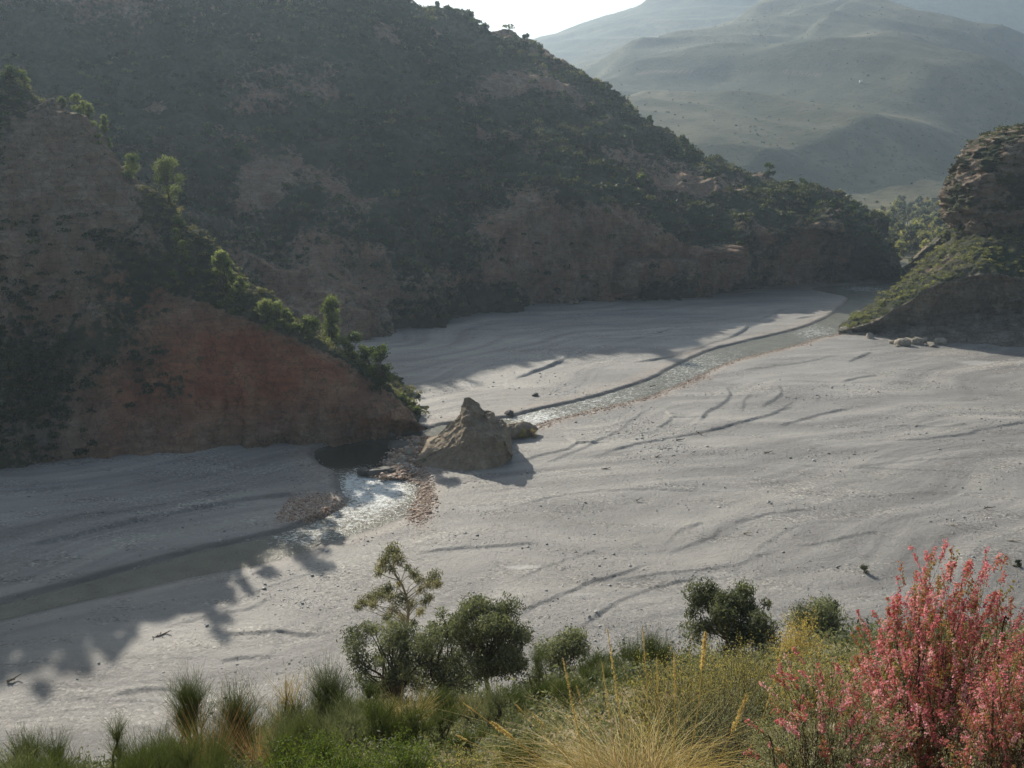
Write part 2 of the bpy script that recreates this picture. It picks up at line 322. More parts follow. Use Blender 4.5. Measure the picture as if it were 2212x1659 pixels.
def loft(rows, name, mat, nu, nv, namp=1.0, nscale=0.05, octv=6, gully=0, gsc=1.0, ridge_amp=0.0, post=None, linear=False):
    """rows of matched control points swept into a terrain surface with fractal relief"""
    R = [catmull(r, nu) for r in rows]; out = []; w = []
    for k in range(len(R) - 1):
        n = nv[k]; tt = np.linspace(0, 1, n, endpoint=False)
        for t in tt:
            if linear or len(R) < 3: p = R[k] * (1 - t) + R[k + 1] * t
            else:
                a = R[max(k - 1, 0)]; b, c = R[k], R[k + 1]; d = R[min(k + 2, len(R) - 1)]
                m1 = (c - a) * 0.22; m2 = (d - b) * 0.22
                h = t * t * (3 - 2 * t); p = b * (1 - h) + c * h + m1 * (t ** 3 - 2 * t * t + t) + m2 * (t ** 3 - t * t)
            out.append(p); w.append(1.0)
    out.append(R[-1]); P = np.array(out)
    du = np.gradient(P, axis=1); dv = np.gradient(P, axis=0); Nn = np.cross(du, dv); Nn /= np.linalg.norm(Nn, axis=2)[..., None] + 1e-9
    Nn = np.where(Nn[..., 2:3] < 0, -Nn, Nn) if name != 'cliff_tower' else Nn
    disp = namp * fbm(P * nscale, octv, 0.55)
    if ridge_amp: disp = disp + ridge_amp * (fbm(P * nscale * 1.7 + 31, 5, 0.5, ridged=True) - 0.3)
    if gully:
        st_ = np.clip(1.15 - np.abs(Nn[..., 2]) * 1.2, 0, 1)
        disp = disp + gully * st_ * (fbm(P * np.array((.16, .16, .035)) * gsc + 71, 5, .55, ridged=True) - .35) + .35 * gully * st_ * (fbm(P * np.array((.5, .5, .9)) * gsc + 7, 4, .6))
    P = P + Nn * disp[..., None]
    at = {'rock': np.zeros(P.shape[:2]), 'red': np.zeros(P.shape[:2]), 'grey': np.zeros(P.shape[:2])}
    if post: post(P, at, Nn)
    nr, nc = P.shape[:2]
    o = mk(name, P.reshape(-1, 3), grid_faces(nr, nc), mat, smooth=True, attrs={k: v for k, v in at.items()})
    return o, P, at
def blob(px, py, x, y, rx, ry):
    return np.exp(-(((px - x) / rx) ** 2 + ((py - y) / ry) ** 2))

# ------------------------------------------------------------------ riverbed, river
far_bank = [(1990, 594), (1890, 611), (1790, 617), (1752, 623), (1795, 634), (1831, 642), (1824, 655), (1796, 680), (1731, 708), (1606, 738), (1531, 758), (1456, 792), (1396, 822), (1271, 860), (1156, 885), (1100, 900), (1040, 905), (985, 912), (948, 918), (918, 926), (880, 934), (800, 948), (688, 966), (690, 998), (727, 1018), (738, 1058), (754, 1078), (721, 1102), (651, 1132), (606, 1148), (546, 1162), (425, 1188), (300, 1222), (150, 1262), (0, 1302), (-300, 1380), (-800, 1500)]
near_bank = [(2050, 630), (1915, 650), (1880, 684), (1812, 716), (1765, 728), (1706, 745), (1581, 776), (1491, 816), (1386, 856), (1281, 880), (1181, 906), (1106, 930), (1060, 925), (1000, 925), (960, 928), (936, 940), (906, 950), (868, 960), (838, 982), (832, 1004), (850, 1024), (899, 1043), (905, 1060), (890, 1090), (866, 1112), (793, 1141), (715, 1165), (645, 1190), (546, 1216), (400, 1244), (200, 1288), (0, 1334), (-300, 1412), (-800, 1560)]
FB = catmull([G(*p) for p in far_bank], 220); NB = catmull([G(*p) for p in near_bank], 220)
def seg_dist(X, Y, L, margin):
    """nearest signed distance (positive on the side away from the viewer) and position along a polyline"""
    d = np.full(X.shape, 1e9); sg = np.zeros(X.shape); al = np.zeros(X.shape)
    seglen = np.linalg.norm(np.diff(L[:, :2], axis=0), axis=1); cum = np.concatenate([[0], np.cumsum(seglen)]); tot = cum[-1]
    msk = (X > L[:, 0].min() - margin) & (X < L[:, 0].max() + margin) & (Y > L[:, 1].min() - margin) & (Y < L[:, 1].max() + margin)
    if not msk.any(): return None
    x, y = X[msk], Y[msk]; dm = np.full(x.shape, 1e9); sm = np.zeros(x.shape); am = np.zeros(x.shape)
    for k in range(len(L) - 1):
        ax, ay = L[k, :2]; bx, by = L[k + 1, :2]; ex, ey = bx - ax, by - ay; l2 = ex * ex + ey * ey + 1e-9
        t = np.clip(((x - ax) * ex + (y - ay) * ey) / l2, 0, 1)
        dd = np.hypot(x - ax - t * ex, y - ay - t * ey)
        s = np.sign(ex * (y - ay) - ey * (x - ax)) * (1 if ex > 0 else -1)
        u = dd < dm; dm = np.where(u, dd, dm); sm = np.where(u, s, sm); am = np.where(u, (cum[k] + t * seglen[k]) / tot, am)
    return msk, dm * sm, am
def inside_poly(X, Y, poly):
    ins = np.zeros(X.shape, bool); n = len(poly)
    for i in range(n):
        x1, y1 = poly[i][:2]; x2, y2 = poly[(i + 1) % n][:2]
        if y1 == y2: continue
        c = ((y1 > Y) != (y2 > Y)) & (X < (x2 - x1) * (Y - y1) / (y2 - y1) + x1); ins ^= c
    return ins
def z4(p): return [(1106 + .5 * a, 829.5 + .5 * b) for a, b in p]
def z3(p): return [(.5 * a, 829.5 + .5 * b) for a, b in p]
def z2(p): return [(1106 + .5 * a, .5 * b) for a, b in p]
scarps = [  # polyline, height of the step, reach of the bank behind it
    (z4([(0, 1025), (60, 985), (170, 940), (260, 900), (340, 868), (430, 846), (560, 800), (640, 775)]), .30, 7),
    (z4([(230, 1085), (330, 1030), (450, 955), (600, 890), (700, 862), (870, 832)]), .30, 6),
    (z4([(650, 745), (740, 712), (830, 680), (890, 640), (925, 612)]), .25, 6),
    (z4([(930, 608), (1030, 590), (1120, 565), (1330, 545)]), .22, 6),
    (z3([(1770, 745), (1860, 725), (1950, 715), (2100, 706), (2212, 700), (2300, 692), (2360, 684)]), .36, 4),
    (z4([(440, 860), (900, 795), (1000, 780), (1060, 745), (1200, 710)]), .25, 6),
    (z4([(1200, 706), (1330, 690), (1500, 655), (1620, 635)]), .22, 5),
    (z4([(800, 172), (826, 148), (850, 122), (900, 98), (934, 72), (942, 40), (925, 0)]), .35, 5),
    (z4([(600, 200), (650, 185), (684, 160), (676, 138), (650, 110)]), .3, 4),
    (z4([(300, 330), (560, 258), (750, 225), (870, 200), (1000, 165), (1150, 122), (1240, 60)]), .35, 6),
    (z4([(1140, 190), (1300, 140), (1400, 118), (1490, 100)]), .3, 6),
    (z4([(1570, 250), (1700, 246), (1800, 240), (1950, 222), (2040, 200), (2212, 170), (2500, 120)]), .32, 8),
    (z4([(20, 345), (130, 312), (200, 298), (250, 282), (270, 262), (215, 225)]), .35, 4),
    (z4([(100, 360), (250, 305), (400, 240), (480, 190), (560, 130), (620, 90)]), .25, 4),
    (z4([(570, 452), (700, 462), (830, 458)]), .18, 7),
    (z4([(700, 645), (780, 625), (835, 600)]), .22, 4),
    (z4([(640, 745), (720, 640), (840, 610)]), .12, 5),
    (z4([(1075, 110), (1140, 70), (1166, 40), (1150, 0)]), .28, 4),
    (z4([(990, 120), (1010, 70), (1040, 40)]), .2, 3),
    (z4([(1560, 192), (1700, 184), (1870, 190), (2000, 176)]), .2, 6),
    (z4([(1430, 380), (1600, 350), (1800, 330), (2100, 320)]), .14, 9),
    (z4([(960, 320), (1300, 360), (1600, 368), (1900, 380), (2212, 382)]), .14, 8),
    (z4([(1150, 470), (1500, 490), (1900, 470), (2212, 480)]), .12, 8),
    (z4([(0, 530), (240, 480), (500, 460), (800, 465), (1000, 480)]), .2, 9),
    (z4([(1000, 760), (1180, 640), (1300, 600), (1600, 590)]), .14, 6),
    (z4([(0, 860), (120, 810), (260, 760), (420, 700)]), .16, 6),
    (z4([(400, 1000), (600, 960), (760, 920)]), .1, 5),
    (z3([(950, 1002), (1050, 985), (1110, 965), (1170, 920)]), .32, 4),
    (z3([(920, 1100), (1050, 1084), (1200, 1080), (1300, 1088), (1410, 1096)]), .38, 4),
    (z3([(930, 1200), (1040, 1182), (1120, 1180), (1190, 1184)]), .34, 3),
    (z3([(480, 1345), (640, 1328), (770, 1318)]), .34, 4),
    (z3([(660, 1520), (740, 1465), (840, 1415)]), .28, 4),
    (z3([(60, 1180), (400, 1160), (700, 1190), (900, 1170)]), .14, 6),
    (z3([(0, 1290), (260, 1330), (420, 1372), (760, 1375)]), .12, 6),
    (z3([(640, 1075), (900, 1010), (1100, 905), (1250, 850), (1480, 780)]), .22, 4),
    (z3([(1050, 820), (1100, 826), (1200, 826)]), -.25, 4),
    (z3([(1540, 660), (1700, 650), (1800, 640)]), .2, 4),
    (z3([(900, 790), (1200, 740), (1560, 690), (1700, 660)]), .12, 7),
    (z3([(0, 712), (200, 690), (400, 640), (540, 608), (700, 570), (900, 530), (1060, 500), (1300, 480), (1450, 465)]), .8, 8),
    (z3([(0, 500), (150, 470), (400, 440), (700, 420), (1050, 360), (1400, 340)]), .4, 8),
    (z3([(0, 640), (300, 590), (500, 540), (900, 470)]), .25, 5),
    (z2([(0, 1645), (110, 1605), (200, 1570), (240, 1545), (262, 1520)]), .55, 5),
    (z2([(230, 1545), (420, 1490), (600, 1450), (760, 1400)]), .3, 5),
    (z2([(480, 1572), (600, 1560), (690, 1545), (780, 1522), (860, 1488), (950, 1460), (1010, 1425), (1020, 1392)]), .6, 6),
    (z2([(690, 1542), (760, 1520), (860, 1500), (960, 1495)]), .5, 4),
    (z2([(1200, 1382), (1300, 1370), (1380, 1350), (1445, 1308)]), .55, 3),
    (z2([(1020, 1400), (1200, 1330), (1300, 1290), (1400, 1278)]), .3, 5),
    (z2([(1420, 1652), (1520, 1630), (1600, 1622)]), .25, 4),
    (z2([(1450, 1568), (1500, 1548), (1560, 1520)]), .35, 3),
    (z2([(800, 1640), (1000, 1600), (1300, 1560), (1450, 1520)]), .15, 5),
]
def bed_relief(X, Y):
    """braided channels, terraces and gravel bars of the dry bed, and the channel the river runs in"""
    H = np.zeros(X.shape)
    th = math.radians(24); ux = X * math.cos(th) + Y * math.sin(th); uy = -X * math.sin(th) + Y * math.cos(th)
    wx = fbm(np.stack([X * .009, Y * .009, X * 0 + 3.1], -1), 3) * 46 + fbm(np.stack([X * .03, Y * .03, X * 0 + 1.1], -1), 2) * 9
    H += 0.26 * fbm(np.stack([ux * .014, (uy + wx) * .06, X * 0], -1), 4, 0.5)
    H += 0.14 * (fbm(np.stack([ux * .02, (uy + wx) * .11, X * 0 + 9], -1), 3, 0.5, ridged=True))
    H += 0.07 * fbm(np.stack([X * .8, Y * .8, X * 0 + 60], -1), 3, .65)
    STREAK = fbm(np.stack([ux * .016, (uy + wx) * .14, X * 0 + 19], -1), 5, 0.62)
    for L, h, reach in scarps:
        P = catmull([G(*p) for p in L], max(8, len(L) * 5)); r = seg_dist(X, Y, P, reach * 3)
        if r is None: continue
        m, s, a = r
        s = s + 0.5 * fbm(np.stack([X[m] * .35, Y[m] * .35, s * 0 + 5], -1), 3)
        tap = sst(0, .16, a) * (1 - sst(.8, 1, a)) * sst(reach * 3, reach * 1.5, np.abs(s) )
        w = .28 + 0.003 * np.hypot(P[:, 0].mean(), P[:, 1].mean()) * .3
        prof = np.where(s < 0, 0.0, 1) * 0 + np.where(s < -w, -.15 * np.exp((s + w) / 1.5), np.where(s < w, -.15 + 1.15 * sst(-w, w, s), np.exp(-(s - w) / reach)))
        hh = h * (0.75 + 0.5 * fbm(np.stack([X[m] * .15, Y[m] * .15, s * 0 + 8], -1), 2))
        H[m] += hh * prof * tap * (0.45 + 0.0032 * P[:, 1].mean())
    poly = np.vstack([FB, NB[::-1]])
    box = (Y < 480) & (X > -260) & (X < 320)
    ins = np.zeros(X.shape, bool); ins[box] = inside_poly(X[box], Y[box], poly)
    near = np.full(X.shape, 1e9); farr = np.full(X.shape, 1e9); fa = np.zeros(X.shape); na = np.zeros(X.shape)
    r = seg_dist(X, Y, FB, 14); farr[r[0]] = np.abs(r[1]); fa[r[0]] = r[2]
    r = seg_dist(X, Y, NB, 14); near[r[0]] = np.abs(r[1]); na[r[0]] = r[2]
    d = np.minimum(near, farr)
    jit = 0.8 * fbm(np.stack([X * .3, Y * .3, X * 0 + 40], -1), 3)
    flat = sst(10, 2, d); flat = np.where(ins, 1, flat)
    H = H * (1 - .8 * flat)
    bank_far = -0.26 + 0.50 * sst(0, 1.0, farr + jit * .6) * np.exp(-farr / 14)
    bank_near = -0.30 + 0.30 * sst(0, 3.5, near + jit)
    side_far = farr < near
    bankz = np.where(side_far, bank_far, bank_near)
    bh = np.where(d < 13, bankz, 0); k = sst(13, 6, d)
    H = np.where(ins, -1.1 + .8 * sst(1.4, 0, d), H + bh * k)
    return H, ins, near, farr, d, fa, na, STREAK

nr_, nc_ = 1250, 1000
yy = np.concatenate([np.geomspace(52, 460, nr_), np.geomspace(462, 9000, 130)])
rr = np.tan(np.linspace(math.radians(-47), math.radians(45), nc_))
Yg, Rg = np.meshgrid(yy, rr, indexing='ij'); Xg = Yg * Rg
Hh, ins, nearb, farb, db, fa, na, STK = bed_relief(Xg, Yg)
fade = sst(520, 430, Yg); Hh = Hh * fade
Hh += np.where(Yg > 460, (Yg - 460) * 0.004, 0)
PX, PY, _ = proj(np.stack([Xg, Yg, Xg * 0], -1))
cobn = 0.5 + 1.2 * fbm(np.stack([Xg * .12, Yg * .12, Xg * 0 + 77], -1), 4)
cob = sst(5.5, 1.5, nearb + 2.5 * (cobn - .5)) * sst(1.0, .6, na) * sst(0.0, .08, na) * .5
cob = np.maximum(cob, sst(6, 2, farb + 2 * (cobn - .5)) * .3 * (fa < .8))
cob = np.maximum(cob, np.clip(1.5 * blob(PX, PY, 672, 1105, 75, 34), 0, 1) * sst(.15, .45, cobn))
cob = np.maximum(cob, np.clip(1.4 * blob(PX, PY, 905, 1070, 34, 55), 0, 1)); cob = np.maximum(cob, np.clip(1.3 * blob(PX, PY, 880, 1005, 35, 30), 0, 1))
cob = np.where(ins, 0.2, cob); cob = cob * (Yg < 460)
wet = sst(1.6, .2, d_ := db + 1.0 * (cobn - .5)) * .8; wet = np.where(ins, 1, wet) * (Yg < 460)
silt = np.clip(0.5 + 1.5 * fbm(np.stack([Xg * .03, Yg * .06, Xg * 0 + 50], -1), 4), 0, 1)
pale = np.zeros(PX.shape)
for b_ in ((1128, 1228, 42, 5, .9), (2105, 783, 45, 5, .7), (960, 1184, 70, 5, .35), (1040, 1098, 60, 6, .4), (420, 1510, 120, 7, .4), (1560, 1242, 40, 5, .5), (820, 1398, 150, 6, .35), (760, 1440, 120, 5, .3), (1260, 1290, 60, 6, .3), (1010, 830, 30, 7, .35), (1500, 1060, 120, 6, .2)):
    pale = np.maximum(pale, b_[4] * sst(.3, .75, blob(PX, PY, *b_[:4]) + .5 * STK))
pale = pale * (Yg < 460)
bed = mk('riverbed', np.stack([Xg, Yg, Hh], -1).reshape(-1, 3), grid_faces(len(yy), nc_), 'gravel', smooth=True,
         attrs={'pale': pale, 'streak': .5 + 1.0 * STK, 'veg': sst(395, 415, Yg), 'cob': cob, 'wet': wet, 'silt': silt})
tag(bed, 'wide grey gravel riverbed with braided dry channels', kind='structure')

# river surface
tt = np.linspace(-0.04, 1.04, 56); nst = 2600
f2 = catmull([G(*p) for p in far_bank], nst); n2 = catmull([G(*p) for p in near_bank], nst)
WP = f2[:, None] * (1 - tt)[None, :, None] + n2[:, None] * tt[None, :, None]
wpx, wpy, _ = proj(WP)
WPF = WP.copy(); WP[..., 2] = -0.27
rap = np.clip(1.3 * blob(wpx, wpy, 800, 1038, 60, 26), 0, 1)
foam_glint = np.clip(.75 * blob(wpx, wpy, 1160, 905, 75, 26) + .45 * blob(wpx, wpy, 1300, 862, 140, 40) + .40 * blob(wpx, wpy, 1500, 790, 170, 50) + .5 * blob(wpx, wpy, 1760, 715, 60, 18) + .6 * blob(wpx, wpy, 1860, 622, 60, 9) + 1.0 * rap + .72 * blob(wpx, wpy, 825, 1062, 80, 34) + .62 * blob(wpx, wpy, 760, 1105, 90, 40) + .55 * blob(wpx, wpy, 650, 1155, 90, 30), 0, 1)  # foam, plus sun glints painted white on the stretch below the rapids
deep = np.clip(1.6 * blob(wpx, wpy, 770, 985, 110, 34), 0, 1)
chop = np.clip(.35 + .65 * sst(1015, 1040, wpy) + .3 * foam_glint - .3 * deep, 0.08, 1)
WP[..., 2] += chop * (.045 * fbm(WPF * np.array((1.5, 1.5, 1)), 4, .62) + .10 * foam_glint * pn(WPF * .9)) 
riv = mk('river', WP.reshape(-1, 3), grid_faces(nst, 56), 'water', smooth=True, attrs={'foam_glint': foam_glint, 'deep': deep, 'chop': chop})
tag(riv, 'shallow river winding through the gravel, glittering below the rock', kind='structure')

# ------------------------------------------------------------------ hills
def dn(P, d): Q = np.array(P, float).copy(); Q[:, 2] = d; return Q
# the near spur on the left: base, cliff rim, crest, back
sp_base = [G(-1100, 1130), G(-500, 1060), G(-180, 1030), G(0, 1012), G(200, 990), G(400, 975), G(560, 966), G(690, 962), G(790, 950), G(860, 940), G(912, 926)]
sp_mid = [A(-1100, 600, 175), A(-500, 600, 168), A(-180, 620, 165), A(0, 640, 163), A(150, 690, 162), A(330, 800, 160), A(520, 850, 158.5), A(690, 880, 158), A(790, 890, 158), A(865, 905, 160), A(912, 918, 163)]
sp_rim = [A(-1100, 520, 205), A(-500, 460, 190), A(-180, 420, 182), A(0, 420, 176), A(160, 500, 173), A(300, 585, 171), A(460, 655, 169), A(600, 716, 168), A(730, 775, 166.5), A(830, 848, 165.5), A(905, 910, 167)]
sp_cr = [A(-1100, 120, 226), A(-500, 120, 212), A(-180, 112, 207), A(0, 168, 202), A(140, 240, 196), A(260, 360, 191), A(380, 460, 187), A(505, 588, 181), A(622, 690, 175), A(800, 832, 171), A(908, 905, 169)]
sp_bk = [A(-1100, 250, 280), A(-500, 300, 262), A(-180, 360, 254), A(0, 420, 250), A(160, 480, 242), A(330, 560, 234), A(470, 640, 226), A(600, 720, 216), A(740, 770, 205), A(850, 840, 192), A(925, 900, 180)]
sp_bb = [G(-1100, 640), G(-500, 660), G(-180, 680), G(0, 690), G(200, 700), G(400, 710), G(560, 725), G(700, 745), G(800, 790), G(880, 840), G(935, 905)]
sp_sh = [c * .56 + r * .44 + np.array((0, 0, .17 * (c[2] - r[2]))) for c, r in zip(sp_cr, sp_rim)]
def spur_post(P, at, Nn):
    px, py, _ = proj(P)
    nz = 0.5 + fbm(P * .05 + 4, 5)
    v = np.linspace(0, 1, P.shape[0])[:, None]; row = np.arange(P.shape[0])[:, None] * np.ones(P.shape[1])
    face = sst(0, 20, row) * 0 + (row < 150)
    rim = catmull(sp_rim, P.shape[1])[:, 2][None]
    face = sst(1.5, -2.5, P[..., 2] - rim) * (row < 190)
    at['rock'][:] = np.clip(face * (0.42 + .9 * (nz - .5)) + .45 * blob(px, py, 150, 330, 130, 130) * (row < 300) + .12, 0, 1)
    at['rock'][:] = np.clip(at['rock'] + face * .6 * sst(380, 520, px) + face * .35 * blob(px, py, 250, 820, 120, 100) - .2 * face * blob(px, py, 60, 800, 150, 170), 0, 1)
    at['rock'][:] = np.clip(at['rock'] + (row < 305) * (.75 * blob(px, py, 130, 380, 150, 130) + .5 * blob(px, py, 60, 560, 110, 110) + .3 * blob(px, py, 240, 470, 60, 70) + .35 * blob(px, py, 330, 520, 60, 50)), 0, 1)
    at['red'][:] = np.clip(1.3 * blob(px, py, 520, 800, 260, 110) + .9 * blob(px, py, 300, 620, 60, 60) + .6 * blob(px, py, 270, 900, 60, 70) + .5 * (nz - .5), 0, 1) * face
    at['grey'][:] = np.clip(.5 * blob(px, py, 80, 920, 120, 80) + .4 * blob(px, py, 300, 930, 60, 50), 0, 1)
    return None
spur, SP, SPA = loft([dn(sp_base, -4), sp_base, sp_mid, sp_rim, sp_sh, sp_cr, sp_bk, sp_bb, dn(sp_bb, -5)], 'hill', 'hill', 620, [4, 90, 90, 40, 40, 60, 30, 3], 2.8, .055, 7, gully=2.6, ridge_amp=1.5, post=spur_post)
tag(spur, 'near hill spur with a red and brown eroded cliff', kind='structure')

# the big shaded hill behind it
bg_base = [G(-1500, 800), G(-700, 790), G(100, 770), G(500, 755), G(760, 742), G(830, 722), G(1000, 690), G(1150, 664), G(1300, 651), G(1500, 643), G(1640, 622), G(1800, 612), G(1945, 603)]
bg_cl = [A(-1500, 200, 290), A(-700, 350, 280), A(100, 400, 275), A(450, 500, 268), A(720, 600, 262), A(830, 600, 272), A(1000, 570, 292), A(1160, 430, 318), A(1300, 450, 322), A(1480, 520, 325), A(1660, 500, 340), A(1800, 500, 356), A(1938, 585, 366)]
bg_md = [A(-1500, 0, 350), A(-700, 50, 345), A(100, 120, 340), A(400, 180, 345), A(700, 230, 350), A(860, 260, 360), A(1000, 280, 375), A(1130, 290, 385), A(1290, 340, 380), A(1450, 410, 375), A(1650, 440, 370), A(1800, 470, 368), A(1934, 575, 368)]
bg_rg = [A(-1500, -350, 470), A(-700, -300, 450), A(-100, -230, 440), A(300, -170, 450), A(520, -130, 490), A(740, -85, 493), A(895, 4, 500), A(1035, 52, 530), A(1140, 92, 545), A(1290, 186, 500), A(1505, 338, 470), A(1700, 398, 430), A(1855, 452, 400)]
bg_rg.append(A(1900, 555, 385)); bg_base.append(G(1975, 590)); bg_cl.append(A(1960, 588, 369)); bg_md.append(A(1950, 584, 371))
bg_bk = [p + np.array((8 if i > 9 else 60, 55 if i > 9 else 160, -(p[2] * .55))) for i, p in enumerate(bg_rg)]
bg_bb = [np.array((p[0] + (12 if i > 9 else 90), p[1] + (60 if i > 9 else 160), -2.)) for i, p in enumerate(bg_bk)]
def big_post(P, at, Nn):
    px, py, _ = proj(P); nz = fbm(P * .022 + 9, 6); n2 = fbm(P * .08 + 2, 5)
    r = 0.17 + 1.2 * nz
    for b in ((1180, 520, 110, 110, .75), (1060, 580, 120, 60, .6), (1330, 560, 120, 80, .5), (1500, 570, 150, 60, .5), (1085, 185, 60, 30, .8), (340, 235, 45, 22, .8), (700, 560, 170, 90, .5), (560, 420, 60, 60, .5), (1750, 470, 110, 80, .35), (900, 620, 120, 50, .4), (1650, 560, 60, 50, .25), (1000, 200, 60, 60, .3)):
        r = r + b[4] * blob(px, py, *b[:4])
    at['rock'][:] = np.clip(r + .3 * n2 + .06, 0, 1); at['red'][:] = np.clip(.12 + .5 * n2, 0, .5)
    return None
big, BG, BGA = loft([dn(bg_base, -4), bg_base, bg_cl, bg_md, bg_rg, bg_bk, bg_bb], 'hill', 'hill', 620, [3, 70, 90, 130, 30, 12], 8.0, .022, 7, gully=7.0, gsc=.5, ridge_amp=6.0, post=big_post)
tag(big, 'tall shaded hill of dark scrub and brown cliffs behind the spur', kind='structure')

# right-hand outcrop: green lit slope over a pale overhanging cliff
oc_base = [G(1812, 722), G(1880, 726), G(1960, 736), G(2060, 742), G(2212, 750), G(2420, 768), G(2800, 800)]
oc_in = [A(1812, 719, 260), A(1885, 712, 260), A(1965, 700, 257), A(2065, 680, 256), A(2212, 680, 254), A(2420, 690, 252), A(2800, 700, 250)]
oc_rim = [A(1813, 717, 259.5), A(1890, 690, 257), A(1958, 652, 254), A(2030, 612, 252), A(2130, 592, 251), A(2300, 600, 250), A(2800, 560, 250)]
oc_sh = [A(1814, 714, 263), A(1893, 668, 264), A(1955, 625, 265), A(2025, 580, 266), A(2125, 520, 268), A(2300, 480, 268), A(2800, 400, 270)]
oc_cr = [A(1815, 711, 268), A(1880, 662, 272), A(1930, 622, 276), A(1975, 580, 280), A(2040, 525, 284), A(2120, 470, 290), A(2800, 330, 300)]
oc_bk = [A(1816, 712, 276), A(1884, 668, 290), A(1950, 640, 300), A(2000, 600, 308), A(2060, 560, 316), A(2150, 520, 322), A(2800, 420, 340)]
oc_bb = [G(1818, 700, -3), G(1886, 660, -3), G(1960, 630, -3), G(2030, 610, -3), G(2100, 600, -3), G(2200, 590, -3), G(2800, 590, -3)]
def oc_post(P, at, Nn):
    row = np.arange(P.shape[0])[:, None] * np.ones(P.shape[1]); nz = fbm(P * .1 + 3, 5); n2 = fbm(P * .05 + 13, 4)
    face = row < 104
    at['rock'][:] = np.where(face, .85 + .6 * nz, .12 + .75 * np.clip(n2 + .05, 0, 1) + .25 * nz)
    at['grey'][:] = np.where(face, np.clip(.85 + .6 * n2, 0, 1), .4); at['red'][:] = np.clip(n2, 0, .3)
    return None
outc, OC, OCA = loft([dn(oc_base, -3), oc_base, oc_in, oc_rim, oc_sh, oc_cr, oc_bk, oc_bb], 'hill', 'hill', 420, [4, 50, 50, 50, 50, 20, 10], 1.4, .09, 6, gully=2.0, gsc=1.3, ridge_amp=1.3, post=oc_post)
tag(outc, 'rocky outcrop with a green lit slope above a pale undercut cliff', kind='structure')
# the dark crag that stands on it, rings from its foot to its top
def crag():
    lv = [(455, 2095, 8), (560, 2072, 7), (470, 2078, 7), (430, 2074, 6), (385, 2088, 6), (350, 2108, 6), (318, 2136, 6), (296, 2175, 6), (284, 2215, 6), (276, 2262, 6)]
    lv = [(560, 2110), (505, 2092), (470, 2076), (430, 2073), (392, 2084), (350, 2108), (322, 2132), (300, 2158), (284, 2196), (272, 2240), (262, 2300)]
    na_, rows = 300, []
    zz = [A(2100, py, 281)[2] for py, _ in lv]; xl = [A(px, py, 281)[0] for py, px in lv]
    nlev = 150; zi = np.linspace(zz[0], zz[-1], nlev); xi = np.interp(zi, zz, xl)
    a = np.linspace(0, 2 * np.pi, na_); cx = A(2330, 400, 281)[0]; P = []
    for k in range(nlev):
        rx = cx - xi[k]; ry = 13 + rx * .18
        P.append(np.stack([cx - rx * np.sign(np.cos(a)) * np.abs(np.cos(a)) ** .75, 283 - ry * np.sign(np.sin(a)) * np.abs(np.sin(a)) ** .8 + (k / nlev) * 3, np.full(na_, zi[k])], -1))
    for k in range(1, 26):
        P.append(np.stack([cx - (cx - P[nlev - 1][:, 0]) * (1 - k / 25), 286 + (P[nlev - 1][:, 1] - 286) * (1 - k / 25), P[nlev - 1][:, 2] + .12 * k], -1))
    P = np.array(P); c = np.array((cx, 283, 0)); nn = P - c; nn[..., 2] = 0; nn /= np.linalg.norm(nn, axis=2)[..., None] + 1e-6
    nn = nn * sst(0, 8, np.linalg.norm((P - c)[..., :2], axis=2))[..., None]; nn[nlev:, :, 2] += .8
    Q = P * np.array((1, 1, 1.9))
    dsp = 3.6 * fbm(Q * .10, 6, .6, ridged=True) + 1.6 * fbm(Q * .3, 4)
    P = P + nn * dsp[..., None]; P[:, -1] = P[:, 0]
    nz = fbm(P * .15, 4)
    at = {'rock': np.clip(.52 + 1.1 * nz, 0, 1), 'red': np.zeros(P.shape[:2]), 'grey': np.full(P.shape[:2], .35)}
    o = mk('cliff', P.reshape(-1, 3), grid_faces(*P.shape[:2]), 'hill', smooth=True, attrs=at)
    return o, P
cr, CR = crag(); tag(cr, 'dark overhanging rock crag at the right edge above the green slope', kind='structure')

# low brushy rise behind the outcrop, in the gap
gp_f = [G(1900, 600), G(1960, 575), G(2020, 560), G(2100, 550), G(2300, 540), G(2800, 540)]
gp_m = [A(1950, 585, 400), A(1985, 548, 400), A(2030, 520, 395), A(2100, 480, 390), A(2300, 420, 390), A(2800, 380, 390)]
gp_c = [A(1975, 560, 430), A(2010, 525, 430), A(2050, 495, 425), A(2110, 462, 420), A(2300, 400, 420), A(2800, 330, 420)]
gp_b = [G(1985, 545, -2), G(2030, 535, -2), G(2060, 525, -2), G(2120, 515, -2), G(2300, 510, -2), G(2800, 500, -2)]
def gp_post(P, at, Nn): at['rock'][:] = np.clip(.3 + 1.0 * fbm(P * .06, 5), 0, 1); return None
gap, GP, _ = loft([dn(gp_f, -3), gp_m, gp_c, gp_b], 'hill', 'hill', 160, [40, 30, 15], 2.4, .05, 6, ridge_amp=1.5, post=gp_post)
tag(gap, 'low rocky rise with bushes behind the outcrop', kind='structure')

